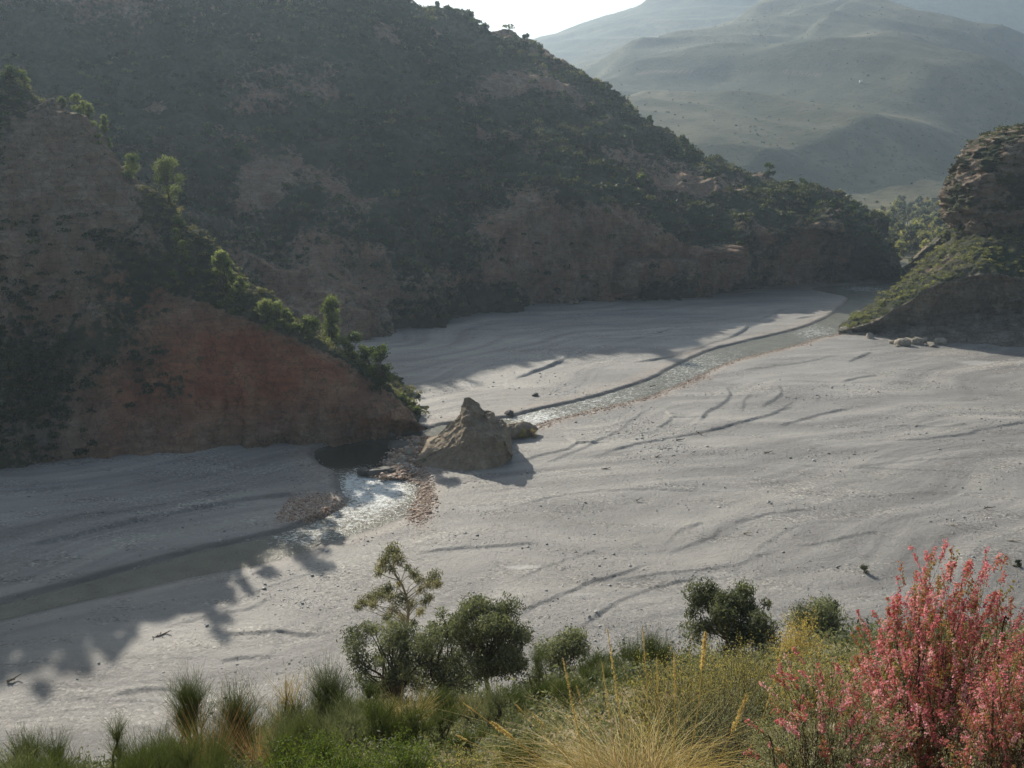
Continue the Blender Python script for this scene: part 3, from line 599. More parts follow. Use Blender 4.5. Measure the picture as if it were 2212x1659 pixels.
# far mountain with rolling spurs
def q(py): d = ray(1106, py); return d[2] / d[1]
mr = np.tan(np.linspace(math.radians(-32), math.radians(46), 620)); my = np.concatenate([np.geomspace(620, 2700, 420), np.geomspace(2710, 6500, 200)])
MY, MR = np.meshgrid(my, mr, indexing='ij'); MX = MY * MR; mpx = 1106 + FPX * MR * .985
sk = np.interp(mpx, [-400, 900, 1000, 1140, 1190, 1250, 1330, 1400, 1550, 1900, 2212, 2600], [160, 130, 112, 82, 68, 50, 22, 0, -45, -110, -140, -150])
sh = np.interp(mpx, [-400, 900, 1140, 1300, 1480, 1600, 1750, 1850, 2000, 2212, 2600], [230, 200, 165, 115, 72, 52, 38, 42, 75, 118, 180])
lo = np.interp(mpx, [-400, 1140, 1400, 1700, 1900, 2212, 2600], [330, 330, 380, 440, 478, 500, 520])
z_lo = EYE + 900 * q(lo); z_sh = EYE + 2500 * q(sh); z_sk = EYE + 3300 * q(sk)
MZ = np.empty(MX.shape)
for j in range(MX.shape[1]):
    MZ[:, j] = np.interp(my, [620, 760, 900, 1500, 2450, 2640, 2900, 3300, 4300, 6500], [-2, -1, max(z_lo[0, j], 0) * .6 + 3, z_sh[0, j] * .38, z_sh[0, j], z_sh[0, j] * 1.05, z_sh[0, j] * .5 + z_sk[0, j] * .5, z_sk[0, j], z_sk[0, j] * .75, z_sk[0, j] * .4])
def gsm(Z, n):
    k = np.exp(-np.linspace(-2, 2, n) ** 2); k /= k.sum(); Zp = np.pad(Z, ((n // 2, n // 2), (0, 0)), 'edge')
    return sum(k[i] * Zp[i:i + Z.shape[0]] for i in range(n))
MZ = gsm(MZ, 21)
a_ = math.radians(-38); ca, sa = math.cos(a_), math.sin(a_)
U = MX * ca + MY * sa; Vv = -MX * sa + MY * ca           # U runs down the spurs, Vv across them
wq = np.stack([MX, MY, MX * 0], -1)
warp = 150 * fbm(wq * .0012 + 5, 3)
sp1 = fbm(np.stack([U * .0006, (Vv + warp) * .0030, U * 0 + 2], -1), 3, .5, ridged=True)
sp2 = fbm(np.stack([U * .004, (Vv + warp) * .012, U * 0 + 12], -1), 4, .5)
sp3 = fbm(wq * .016, 5, .55)
amp = sst(640, 1300, MY) * (0.35 + MY / 3200.0)
skf = 1 - .75 * np.exp(-((MY - 3300) / 400) ** 2) * (mpx < 1500); shf = 1 - .6 * np.exp(-((MY - 2500) / 350) ** 2)
for L_, hg in (([(1150, 150, 1650), (1300, 205, 1500), (1500, 270, 1350), (1700, 340, 1220), (1900, 400, 1100), (2080, 445, 1000)], 30),
               ([(1250, 140, 1950), (1500, 200, 1750), (1750, 290, 1520), (2000, 370, 1330), (2250, 430, 1180)], 38),
               ([(1560, 115, 2150), (1720, 155, 2050), (1900, 230, 1850), (2250, 330, 1600)], 42),
               ([(1150, 215, 1250), (1350, 300, 1130), (1550, 370, 1030), (1780, 430, 930)], 22),
               ([(1400, 25, 3200), (1600, 40, 3000), (1760, 40, 2850)], 40), ([(1850, -60, 3250), (2000, 20, 3050), (2150, 80, 2850), (2300, 120, 2700)], 50), ([(1700, 300, 1750), (1850, 330, 1650), (2050, 400, 1420)], 24)):
    P_ = catmull([A(*p) for p in L_], 40); r_ = seg_dist(MX, MY, P_, 900); m_, s_, a2 = r_
    s_ = s_ + 45 * fbm(wq[m_] * .004 + 7, 3); w_n, w_f = 3.2 * hg, 9.0 * hg
    MZ[m_] += 1.35 * hg * np.where(s_ < 0, np.exp(-(s_ / w_n) ** 2), np.exp(-np.abs(s_) / w_f)) * sst(0, .15, a2) * (1 - sst(.85, 1, a2)) * (1 + .5 * fbm(wq[m_] * .003, 3))
MZ = MZ + amp * skf * shf * (58 * (sp1 - .25) + 8 * sp2) + amp * 1.5 * sp3
mtx, mty, _ = proj(np.stack([MX, MY, MZ], -1))
ty = np.interp(mtx, [1370, 1420, 1500, 1600, 1700, 1780], [160, 154, 155, 160, 156, 163])
track = np.clip(1 - np.abs(mty - ty) / 3.2, 0, 1) * .55 * (mtx > 1372) * (mtx < 1778) * (MY < 2800) * (.4 + .6 * ((mtx < 1500) | (mtx > 1690)))
mt = mk('mountain', np.stack([MX, MY, MZ], -1).reshape(-1, 3), grid_faces(*MX.shape), 'mountain', smooth=True, attrs={'track': track})
tag(mt, 'hazy far mountainside with rolling scrub covered spurs', kind='structure')
MT = np.stack([MX, MY, MZ], -1)

# the near slope we stand on
edge = [(-600, 1750), (0, 1672), (200, 1662), (400, 1655), (520, 1620), (640, 1575), (800, 1530), (1060, 1520), (1300, 1450), (1500, 1425), (1700, 1410), (1900, 1375), (2212, 1365), (2900, 1340)]
er, ek = [], []
for ex, ey in edge:
    d = ray(ex, ey); er.append(d[0] / d[1]); ek.append(-d[2] / d[1])
def slope_z(x, y):
    x = np.asarray(x, float); y = np.asarray(y, float); yc = np.maximum(y, 6.0)
    k = np.interp(x / yc, er, ek) - 1.6 / 42
    z = np.where(y > 42, EYE - 1.6 - 42 * k - (y - 42) * 1.25, EYE - 1.6 - k * y)
    p = np.stack([x, y, x * 0], -1)
    return z + (0.9 * fbm(p * .12, 4) + .12 * fbm(p * .9, 3)) * sst(1.5, 14, np.hypot(x, y))
sy = np.concatenate([np.linspace(-40, 0, 30), np.linspace(.4, 42, 260), np.linspace(42.2, 78, 110)]); sx_ = np.linspace(-1, 1, 420)
SY, SXn = np.meshgrid(sy, sx_, indexing='ij'); SX = SXn * (12 + np.maximum(SY, 0) * 1.15 + np.maximum(-SY, 0) * .8)
SZ = slope_z(SX, SY)
nsl = mk('ground', np.stack([SX, SY, SZ], -1).reshape(-1, 3), grid_faces(*SX.shape), 'soil', smooth=True)
tag(nsl, 'steep dry hillside in the foreground dropping to the riverbed', kind='structure')
# ------------------------------------------------------------------ finding places on the terrain
class Surf:
    def __init__(s, P):
        s.P = P.reshape(-1, 3); s.px, s.py, s.dep = proj(s.P)
    def at(s, px, py, tol=7):
        d = np.hypot(s.px - px, s.py - py); k = np.where(d < tol)[0]
        if len(k) == 0: return s.P[d.argmin()]
        near = s.dep[k].min(); k = k[s.dep[k] < near + 12]
        return s.P[k[np.hypot(s.px[k] - px, s.py[k] - py).argmin()]]
sSP, sBG, sOC, sCR, sGP, sMT = Surf(SP), Surf(BG), Surf(OC), Surf(CR), Surf(GP), Surf(MT)
def mpp(y): return y * 1.0 / FPX      # metres per photo pixel at forward distance y (about)

# ------------------------------------------------------------------ the rock pinnacle in the middle of the bed
def pinnacle():
    X = [890, 926, 958, 988, 999, 1013, 1030, 1044, 1060, 1075, 1088, 1098, 1106]
    top = [998, 958, 923, 896, 866, 856, 866, 886, 887, 905, 909, 940, 978]
    bas = [1002, 1010, 1014, 1018, 1018, 1019, 1018, 1017, 1015, 1012, 1006, 998, 990]
    f = [G(x, b) for x, b in zip(X, bas)]
    c = [A(x, t, 150.5) for x, t in zip(X, top)]
    m = [A(x, t + (b - t) * .45, 145.0) for x, t, b in zip(X, top, bas)]
    b0 = [np.array((p[0], 158.0 + .1 * i, max(p[2] * .35, 0))) for i, p in enumerate(c)]
    b1 = [np.array((p[0], 162.0, -3.)) for p in c]
    R = [catmull(r, 260) for r in (dn(f, -3), f, m, c, b0, b1)]; nv = [4, 60, 70, 40, 10]; rows = []
    for k in range(5):
        for t in np.linspace(0, 1, nv[k], endpoint=False):
            e = t if k != 2 else t ** .75
            rows.append(R[k] * (1 - e) + R[k + 1] * e)
    rows.append(R[5]); P = np.array(rows)
    Nn = np.cross(np.gradient(P, axis=1), np.gradient(P, axis=0)); Nn /= np.linalg.norm(Nn, axis=2)[..., None] + 1e-9
    Nn = np.where(Nn[..., 2:3] < 0, -Nn, Nn)
    k = sst(0, 3, P[..., 2])[..., None] * .6 + .4
    P = P + Nn * k * (0.6 * fbm(P * .28 + 3, 6, .58, ridged=True) + .35 * fbm(P * np.array((1.1, 1.1, .5)), 5) - .25)[..., None]
    rs = np.random.RandomState(4); cen = np.array((P[..., 0].mean(), 150.5, 4.))
    cell = np.floor((P[..., 0] * .35 + P[..., 2] * .22 + fbm(P * .3, 3) * 1.2)); P = P + Nn * (.38 * np.sin(cell * 12.9898) * sst(1, 4, P[..., 2]))[..., None]
    o = mk('rock_pinnacle', P.reshape(-1, 3), grid_faces(*P.shape[:2]), 'pinnacle', smooth=True)
    tag(o, 'tall brown rock pinnacle standing alone in the middle of the riverbed', 'rock'); return P
PN = pinnacle()
def boulder(name, p, r, seed, mat, label, sq=(1, 1, .7), cat='boulder', group=None):
    n = 26; th = np.linspace(0, np.pi, n); ph = np.linspace(0, 2 * np.pi, n * 2)
    T, Ph = np.meshgrid(th, ph, indexing='ij')
    D = np.stack([np.sin(T) * np.cos(Ph), np.sin(T) * np.sin(Ph), np.cos(T)], -1)
    rad = 1 + .45 * fbm(D * 1.1 + seed * 3.7, 5, .55) - .12 * fbm(D * 3 + seed, 3, ridged=True)
    # flatten along random planes for broken facets
    rs = np.random.RandomState(seed)
    V = D * rad[..., None]
    for _ in range(9):
        nn = rs.normal(size=3); nn /= np.linalg.norm(nn); dd = rs.uniform(.55, .85); s_ = (V @ nn) - dd
        V = V - np.maximum(s_, 0)[..., None] * nn * .9
    V[:, -1] = V[:, 0]; V = V * np.array(sq) * r
    o = mk(name, V.reshape(-1, 3), grid_faces(n, n * 2), mat, smooth=True); o.location = (float(p[0]), float(p[1]), float(p[2]) + r * sq[2] * .35)
    o.rotation_euler = (0, 0, rs.uniform(0, 6)); tag(o, label, cat, group); return o
# low tan rock behind the pinnacle's right foot, and the boulders at the rapids
boulder('rock', G(1120, 943), 3.1, 8, 'pinnacle', 'low tan rock joined to the right foot of the pinnacle', (1.25, .6, .6), 'rock')
for i, (x, y, r, m_, lab, sq) in enumerate([
    (786, 1022, 1.5, 'darkrock', 'dark wet boulder in the white water of the rapids', (1.2, .8, .5)),
    (822, 1022, 1.8, 'darkrock', 'dark wet slab at the pool outlet beside the gravel strip', (1.5, .8, .4)),
    (866, 1000, 1.2, 'boulder', 'rough brown boulder left of the pinnacle foot', (1, .9, .8)),
    (886, 984, 1.1, 'boulder', 'brown boulder resting on the left edge of the pinnacle', (1, 1, .9)),
    (903, 962, 1.0, 'boulder', 'pale block between the pinnacle and the pool', (1, 1, .8)),
    (858, 964, 2.0, 'darkrock', 'broad flat grey rock on the far side of the pool', (1.5, 1, .3)),
    (893, 1018, .7, 'boulder', 'small white stone below the pinnacle by the cobbles', (1, .8, .6)),
    (1100, 896, 1.1, 'darkrock', 'dark boulder at the river edge right behind the pinnacle', (1.3, .9, .6)),
    (1156, 856, .9, 'darkrock', 'lone dark stone on the gravel above the river bend', (1, .8, .6)),
    (1068, 982, .6, 'darkrock', 'small dark stone close to the pinnacle shadow', (1, .8, .6))]):
    boulder('boulder', G(x, y), r, 20 + i, m_, lab, sq)
for i, (x, y, r, lab, sq) in enumerate([
    (1826, 718, 1.9, 'reddish boulder at the tip of the outcrop toe by the water', (1.4, .9, .7)),
    (1878, 731, 1.5, 'brown block against the cliff foot near the toe', (1.3, .9, .8)),
    (1950, 746, 1.9, 'largest pale boulder of the heap below the cliff', (1.4, 1, .75)),
    (1980, 744, 1.8, 'squarish pale boulder in the middle of the heap', (1.1, 1, .9)),
    (1928, 742, 1.1, 'low pale stone at the left end of the heap', (1.4, 1, .6)),
    (2010, 748, 1.4, 'rounded pale boulder right of the squarish one', (1.2, 1, .7)),
    (2030, 743, 1.7, 'upright pale rock at the right end of the heap', (1.2, .9, .9)),
    (1998, 740, 1.3, 'small pale rock perched at the back of the heap', (1, 1, .9)),
    (1962, 740, 1.4, 'tan rock at the back left of the heap', (1.2, 1, .8)),
    (1938, 749, .7, 'smallest pale stone in front of the heap', (1.3, 1, .6))]):
    boulder('boulder', G(x, y), r, 60 + i, 'boulder', lab, sq)

# ------------------------------------------------------------------ loose stones
def ico():
    t = (1 + 5 ** .5) / 2
    V = np.array([(-1, t, 0), (1, t, 0), (-1, -t, 0), (1, -t, 0), (0, -1, t), (0, 1, t), (0, -1, -t), (0, 1, -t), (t, 0, -1), (t, 0, 1), (-t, 0, -1), (-t, 0, 1)], float)
    F = np.array([(0, 11, 5), (0, 5, 1), (0, 1, 7), (0, 7, 10), (0, 10, 11), (1, 5, 9), (5, 11, 4), (11, 10, 2), (10, 7, 6), (7, 1, 8), (3, 9, 4), (3, 4, 2), (3, 2, 6), (3, 6, 8), (3, 8, 9), (4, 9, 5), (2, 4, 11), (6, 2, 10), (8, 6, 7), (9, 8, 1)])
    return V / np.linalg.norm(V[0]), F
IV, IF = ico()
def stones(name, P, r, rng, mat):
    n = len(P); sc = r[:, None] * rng.uniform(.6, 1.2, (n, 3)) * np.array((1, 1, .65))
    a = rng.uniform(0, 6.28, n); J = 1 + rng.normal(size=(n, 12)) * .14
    V = IV[None] * J[..., None] * sc[:, None]
    c, s_ = np.cos(a)[:, None], np.sin(a)[:, None]; V = np.stack([V[..., 0] * c - V[..., 1] * s_, V[..., 0] * s_ + V[..., 1] * c, V[..., 2]], -1) + P[:, None]
    F = (IF[None] + 12 * np.arange(n)[:, None, None]).reshape(-1, 3)
    return mk(name, V.reshape(-1, 3), F, mat, attrs={'tint': np.repeat(rng.uniform(0, 1, n), 12)})
rng = np.random.RandomState(3)
flatP = np.stack([Xg, Yg, Hh], -1)[:1240].reshape(-1, 3); fc = cob[:1240].ravel(); fsil = silt[:1240].ravel(); fins = ins[:1240].ravel()
def pick(w, n):
    w = np.clip(w, 0, None); w = w / w.sum(); k = rng.choice(len(w), n, p=w); P = flatP[k].copy(); P[:, :2] += rng.normal(size=(n, 2)) * .25 * (P[:, 1:2] / 120); return P
area = (flatP[:, 1] ** 2)
inview = (np.abs(flatP[:, 0] / flatP[:, 1]) < .62)
clus = np.clip(.35 + 2.2 * fbm(np.stack([flatP[:, 0] * .05 + flatP[:, 1] * .02, flatP[:, 1] * .11, flatP[:, 0] * 0 + 22], -1), 4), 0.03, 2) ** 2
w = area * inview * (flatP[:, 1] < 210) * (~fins) * clus * (fc < .5) * (1.2 - fsil) / (20 + flatP[:, 1])
P = pick(w, 42000); r = .05 + .05 * rng.pareto(3.0, len(P)); r = np.clip(r * .62, .03, .22) * (0.8 + P[:, 1] / 220)
tag(stones('gravel', P, r, rng, 'stones'), 'loose grey stones strewn over the dry riverbed', 'gravel', kind='stuff')
w = area * inview * (flatP[:, 1] < 300) * (~fins) * np.clip(fc - .3, 0, 1) / (10 + flatP[:, 1])
P = pick(w, 15000); r = .10 + .07 * rng.pareto(3.5, len(P)); r = np.clip(r, .1, .42)
tag(stones('cobbles', P, r, rng, 'cobbles'), 'reddish brown cobbles lining the river banks', 'cobbles', kind='stuff')
# scree between the pool and the pinnacle
n = 1500; px = rng.normal(870, 16, n) + rng.uniform(-1, 1, n) * 12; py = rng.uniform(945, 1035, n); px = px + (990 - py) * .55
P = np.array([G(a, b) for a, b in zip(px, py)]); P[:, 2] += .15
tag(stones('scree', P, .16 + .14 * rng.pareto(2.6, n).clip(0, 3), rng, 'cobbles'), 'broken rubble between the pool and the pinnacle', 'rubble', kind='stuff')

# ------------------------------------------------------------------ plants
def lobes_leaves(mb, centres, radii, n, leaf, rng, tint0=.5, tv=.25, up=0, flat=1.0, shell=.55, aspect=.6):
    """leaves spread through lobes: denser to the outside, lobes of different tint"""
    centres = np.asarray(centres, float); radii = np.asarray(radii, float)
    w = radii ** 2; k = rng.choice(len(radii), n, p=w / w.sum())
    d = rng.normal(size=(n, 3)); d /= np.linalg.norm(d, axis=1)[:, None]
    rr = rng.uniform(0, 1, n) ** shell
    rr = rr * (1 + .65 * pn(d * 2.6 + centres[k] * 1.7 + 9))
    P = centres[k] + d * rr[:, None] * radii[k][:, None] * np.array((1, 1, flat))
    lt = rng.normal(0, 1, len(radii)) * tv * .7
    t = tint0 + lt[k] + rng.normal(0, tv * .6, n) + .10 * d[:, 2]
    mb.leaves(P, leaf * rng.uniform(.6, 1.3, n), rng, np.clip(t, 0, 1), up=up, aspect=aspect)
def branchy(mb, base, tips, r0, rng, sides=6, wob=.08):
    for tp in tips:
        tp = np.asarray(tp, float); L = np.linalg.norm(tp - base); m1 = base + (tp - base) * np.array((.25, .25, .4)) + rng.normal(size=3) * wob * L; m2 = base + (tp - base) * .7 + rng.normal(size=3) * wob * L
        pts = catmull([base, m1, m2, tp], 9); mb.tube(pts, np.linspace(r0 * .6, r0 * .12, 9), sides)
def make_tree(name, loc, H, Wd, label, cat='tree', mat='pine', shape='round', nleaf=1800, leaf=.35, seed=0, bark='bark', group=None, base_clear=.18, tint=.5, tv=.25, nl=None, sink=.3, only=None):
    rng = np.random.RandomState(seed + 101); root = empty(name, loc, label, cat, group)
    tb = MB(); cb = MB(); R = Wd / 2; nl = nl or max(6, int(11))
    C, Rd = [], []
    for i in range(nl):
        h = rng.uniform(base_clear, .93) if shape != 'tall' else base_clear + (.9 - base_clear) * (i + .5) / nl
        if shape == 'round': e = math.sqrt(max(.05, 1 - ((h - .55) / .52) ** 2))
        elif shape == 'tall': e = (1 - h) ** .55 * .9 + .05
        elif shape == 'bush': e = math.sqrt(max(.1, 1 - h * h))
        else: e = .8
        a = i * 2.4 + rng.uniform(-.6, .6); rad = R * e * (rng.uniform(.25, .72) if nl <= 16 else rng.uniform(.15, .92)); lr = R * (rng.uniform(.28, .48) if nl <= 16 else rng.uniform(.13, .36)) * (.65 if shape == 'airy' else 1)
        C.append((math.cos(a) * rad, math.sin(a) * rad, h * H)); Rd.append(min(lr, H * .3))
    C = np.array(C); Rd = np.array(Rd)
    C[0] = (0, 0, H - Rd[0] * .8) if shape != 'bush' else C[0]
    bottom = np.array((0, 0, -sink)); lean = rng.normal(size=2) * .04 * H
    fork = np.array((lean[0], lean[1], H * (.28 if shape != 'tall' else .8)))
    r0 = max(.05, H * .022)
    tb.tube(catmull([bottom, fork * np.array((.4, .4, .5)), fork], 8), np.linspace(r0 * 1.3, r0 * .75, 8), 7)
    branchy(tb, fork if shape != 'tall' else np.array((0, 0, H * .4)), C - np.array((0, 0, .1)) * Rd[:, None], r0, rng, 5)
    lobes_leaves(cb, C, Rd, nleaf, leaf, rng, tint, tv, up=.9 if mat == 'olive' else .3, flat=.85, aspect=.35 if mat == 'olive' else .6, shell=.42)
    tb.build('trunk', bark, root); cb.build('crown', mat, root); return root

# --- scrub on the hills: too many bushes to count
def scrub(P3, at, n, size, wfun, seed, leaf=.28, per=55, mat='scrub', tint=.45, name='scrub', label='', flat=.7):
    rng = np.random.RandomState(seed); V = P3.reshape(-1, 3); px, py, dep = proj(V)
    w = wfun(px, py, V, {k: v.ravel() for k, v in at.items()}) * (px > -60) * (px < 2270) * (py > -60) * (V[:, 2] > .3)
    w = np.clip(w, 0, None)
    # area of each grid cell so that bushes do not crowd where the grid is fine
    a = np.linalg.norm(np.cross(np.gradient(P3, axis=0), np.gradient(P3, axis=1)), axis=2).ravel(); w = w * a
    k = rng.choice(len(V), n, p=w / w.sum()); C = V[k] + rng.normal(size=(n, 3)) * np.array((.4, .4, 0)); r = size * np.exp(rng.normal(0, .38, n)); C[:, 2] += r * .25
    idx = np.repeat(np.arange(n), per); d = rng.normal(size=(n * per, 3)); d /= np.linalg.norm(d, axis=1)[:, None]; d[:, 2] = np.abs(d[:, 2]) * 1.0 - .15
    rad = r[idx] * rng.uniform(.45, 1.12, n * per) * (1 + .3 * pn(d * 2 + C[idx]))
    Q = C[idx] + d * rad[:, None] * np.array((1, 1, flat))
    t = np.clip(tint + rng.normal(0, .18, n)[idx] + rng.normal(0, .14, n * per), 0, 1)
    mb = MB(); mb.leaves(Q, leaf * np.sqrt(r[idx]) * rng.uniform(.7, 1.3, n * per), rng, t, up=.2, aspect=.8)
    o = mb.build(name, mat); return tag(o, label, 'scrub', kind='stuff')
def w_sp(px, py, V, at):
    n = fbm(V * .06 + 3, 4); return (1 - .96 * sst(.3, .55, at['rock'])) * (.25 + 1.8 * np.clip(n + .12, 0, 1)) + .01
scrub(SP[90:430], {k: v[90:430] for k, v in SPA.items()}, 5200, .55, w_sp, 11, leaf=.17, per=44, label='low green scrub on the spur', tint=.72)
def w_sp2(px, py, V, at): return blob(px, py, 60, 820, 110, 130) + .5 * blob(px, py, 250, 500, 120, 40) + .4 * blob(px, py, 60, 600, 60, 60) + .5 * blob(px, py, 320, 820, 30, 40)
scrub(SP[10:200], {k: v[10:200] for k, v in SPA.items()}, 300, 1.0, w_sp2, 12, leaf=.24, per=60, label='dark bushes clinging to the cliff of the spur', tint=.2)
def w_bg(px, py, V, at):
    n = fbm(V * .03 + 7, 4); return (1 - .93 * sst(.35, .62, at['rock'])) * (.25 + 2 * np.clip(n + .2, 0, 1))
scrub(BG[10:310], {k: v[10:310] for k, v in BGA.items()}, 6500, 1.5, w_bg, 13, leaf=.38, per=46, label='dark scrub and small pines covering the big shaded hill', tint=.38)
def w_oc(px, py, V, at): return (1 - .8 * sst(.45, .7, at['rock'])) * (.3 + 1.5 * np.clip(fbm(V * .15, 3) + .2, 0, 1))
scrub(OC[108:255], {k: v[108:255] for k, v in OCA.items()}, 3600, .55, w_oc, 14, leaf=.17, per=46, label='green shrubs on the sunlit slope of the outcrop', tint=.6, mat='slopegreen')
scrub(CR[8:175], {k: np.zeros(CR[8:175].shape[:2]) for k in ('rock',)}, 380, .7, lambda px, py, V, at: (V[:, 2] > 20) * (.2 + np.clip(fbm(V * .2, 3), 0, 1)) * (.35 + sst(50, 62, V[:, 2])), 15, leaf=.24, per=50, label='bushes in the ledges of the dark crag', tint=.45)
scrub(GP, {'rock': np.zeros(GP.shape[:2])}, 500, 1.1, lambda px, py, V, at: np.ones(len(V)), 16, leaf=.35, per=50, label='bushes on the rise behind the outcrop', tint=.5)
mtz = {'rock': np.zeros(MT.shape[:2])}
scrub(MT[60:420], {'rock': mtz['rock'][60:420]}, 1700, .9, lambda px, py, V, at: (px > 1130) * (V[:, 2] > 2) * (.15 + 3 * np.clip(fbm(V * .006, 4), 0, 1) ** 1.5) / (1 + (V[:, 1] / 1500) ** 2), 17, leaf=.9, per=14, label='scattered dark scrub on the far mountainside', tint=.55)
# shrubs at the tail of the spur beside the bed
rng = np.random.RandomState(5)

# --- pines and bushes of the spur, one by one: foot x, foot y, height px, width px, shape, label
SPT = [
 (371, 432, 66, 50, 'round', 'stout round pine alone on the middle of the spur crest'),
 (285, 392, 38, 36, 'round', 'pale bushy pine on the crest just left of the stout round one'),
 (197, 292, 44, 32, 'tall', 'narrow pine leaning over the upper crest'),
 (229, 296, 30, 22, 'tall', 'slim dim pine behind the narrow one on the upper crest'),
 (55, 194, 26, 24, 'round', 'small round pine near the top left of the crest'),
 (170, 240, 24, 34, 'bush', 'wide bush on the crest below the small round pine'),
 (135, 232, 14, 20, 'bush', 'tiny bush left of the wide one on the upper crest'),
 (214, 312, 18, 18, 'bush', 'low tuft below the narrow leaning pine'),
 (236, 326, 20, 14, 'tall', 'little upright shrub halfway down to the pale bushy pine'),
 (396, 582, 42, 36, 'airy', 'airy pine in the shaded hollow above the red cliff'),
 (410, 600, 22, 20, 'bush', 'light bush at the foot of the airy pine'),
 (381, 516, 16, 22, 'bush', 'round shrub on the slope below the stout round pine'),
 (384, 486, 14, 24, 'bush', 'flat shrub just under the crest'),
 (374, 622, 24, 28, 'bush', 'pale bush on the rim at the left end of the red cliff'),
 (490, 672, 88, 58, 'airy', 'tall airy pine above the middle of the red cliff'),
 (522, 650, 36, 28, 'round', 'bush crowding the right side of the tall airy pine'),
 (510, 680, 20, 26, 'bush', 'low bush under the tall airy pine'),
 (580, 714, 48, 50, 'round', 'bright green rounded pine on the red cliff rim'),
 (622, 726, 42, 38, 'round', 'smaller green pine touching the bright rounded one'),
 (666, 742, 42, 44, 'round', 'dark rounded pine between the green pair and the tall cone'),
 (720, 764, 88, 54, 'tall', 'tall conical pine, palest of the crest'),
 (762, 786, 46, 52, 'round', 'deep green pine right of the tall conical one'),
 (796, 812, 44, 44, 'round', 'dark round pine second from the end of the row'),
 (823, 852, 74, 52, 'round', 'last dark pine of the row above the dry bed'),
 (868, 876, 18, 24, 'bush', 'low light bush at the tail of the spur, the uppermost one'),
 (884, 886, 18, 24, 'bush', 'low light bush in the middle of the spur tail'),
 (900, 894, 14, 22, 'bush', 'low light bush at the lower end of the spur tail'),
]
for i, (x, y, h, w_, shp, lab) in enumerate(SPT):
    p = sSP.at(x, y); m_ = mpp(p[1]) * 1.06
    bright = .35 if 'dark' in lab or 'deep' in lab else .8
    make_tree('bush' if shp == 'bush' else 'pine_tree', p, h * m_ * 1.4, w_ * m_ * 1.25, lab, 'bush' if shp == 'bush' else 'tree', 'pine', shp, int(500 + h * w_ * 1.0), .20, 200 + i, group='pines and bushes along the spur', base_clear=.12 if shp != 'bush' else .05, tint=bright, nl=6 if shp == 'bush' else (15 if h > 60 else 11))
# off the frame to the left the crest goes on with the trees that shade the near bed
for i, (x, y, h, w_) in enumerate([(-20, 155, 50, 45), (-60, 135, 60, 50), (-105, 128, 40, 50), (-150, 118, 36, 45), (-200, 116, 20, 40), (-260, 118, 14, 40), (25, 176, 30, 40)]):
    p = sSP.at(x, y, 14); m_ = mpp(p[1]) * 1.06
    if i == 6: lab = 'bushy shrub on the crest at the left edge'
    else: lab = 'pine on the spur crest beyond the left edge'
    make_tree('pine_tree', p, h * m_, w_ * m_, lab, 'tree', 'pine', 'round', 1600, .32, 260 + i, group='pines and bushes along the spur')
# --- trees of the big hill
BGT = [
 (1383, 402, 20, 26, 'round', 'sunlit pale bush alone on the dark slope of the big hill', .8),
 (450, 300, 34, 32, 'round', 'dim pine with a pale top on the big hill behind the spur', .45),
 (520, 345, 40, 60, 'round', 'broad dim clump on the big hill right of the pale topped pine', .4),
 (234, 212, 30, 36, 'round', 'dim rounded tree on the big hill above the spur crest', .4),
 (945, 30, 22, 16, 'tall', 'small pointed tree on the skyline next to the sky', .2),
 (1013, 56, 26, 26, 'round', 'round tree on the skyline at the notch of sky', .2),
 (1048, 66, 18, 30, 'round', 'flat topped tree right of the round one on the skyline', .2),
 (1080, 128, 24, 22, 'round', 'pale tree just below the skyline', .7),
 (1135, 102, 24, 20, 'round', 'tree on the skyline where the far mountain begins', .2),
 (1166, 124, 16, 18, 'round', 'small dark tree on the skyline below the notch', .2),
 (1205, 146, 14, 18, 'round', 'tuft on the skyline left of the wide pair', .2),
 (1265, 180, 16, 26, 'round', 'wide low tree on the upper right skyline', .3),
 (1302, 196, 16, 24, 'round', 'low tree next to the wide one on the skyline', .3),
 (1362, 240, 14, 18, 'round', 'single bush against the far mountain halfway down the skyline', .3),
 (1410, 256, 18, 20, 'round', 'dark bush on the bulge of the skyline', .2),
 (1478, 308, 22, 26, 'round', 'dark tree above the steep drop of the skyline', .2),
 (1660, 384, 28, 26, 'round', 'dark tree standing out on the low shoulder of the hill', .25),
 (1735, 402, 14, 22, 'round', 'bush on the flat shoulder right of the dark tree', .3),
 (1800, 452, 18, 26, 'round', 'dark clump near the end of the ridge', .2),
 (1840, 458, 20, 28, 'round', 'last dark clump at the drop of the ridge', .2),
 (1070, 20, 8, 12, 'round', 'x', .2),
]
for i, (x, y, h, w_, shp, lab, ti) in enumerate(BGT[:-1]):
    p = sBG.at(x, y, 9); m_ = mpp(p[1]) * 1.05
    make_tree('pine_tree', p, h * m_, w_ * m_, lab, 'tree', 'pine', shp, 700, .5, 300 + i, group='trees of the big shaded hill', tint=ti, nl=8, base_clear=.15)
# jagged treeline of the ridge out of the frame, which shades the upper bed
prr = [make_tree('pine_tree', sBG.at(700, -62, 30), 11, 8, 'pine on the ridge above the top edge', 'tree', 'pine', 'round', 500, .8, 330, group='ridge pines above the frame', nl=8)]
rng = np.random.RandomState(8)
for i in range(26):
    x = 300 + i * 23 + rng.uniform(-10, 10); y = np.interp(x, [300, 520, 740, 895], [-110, -85, -55, 4]) ; p = sBG.at(x, y - 6, 30)
    if x > 880: continue
    copy_thing(prr[0], p - np.array((0, 0, .5)), 'pine on the ridge above the top edge', rng.uniform(0, 6), rng.uniform(.2, .45), 'ridge pines above the frame')
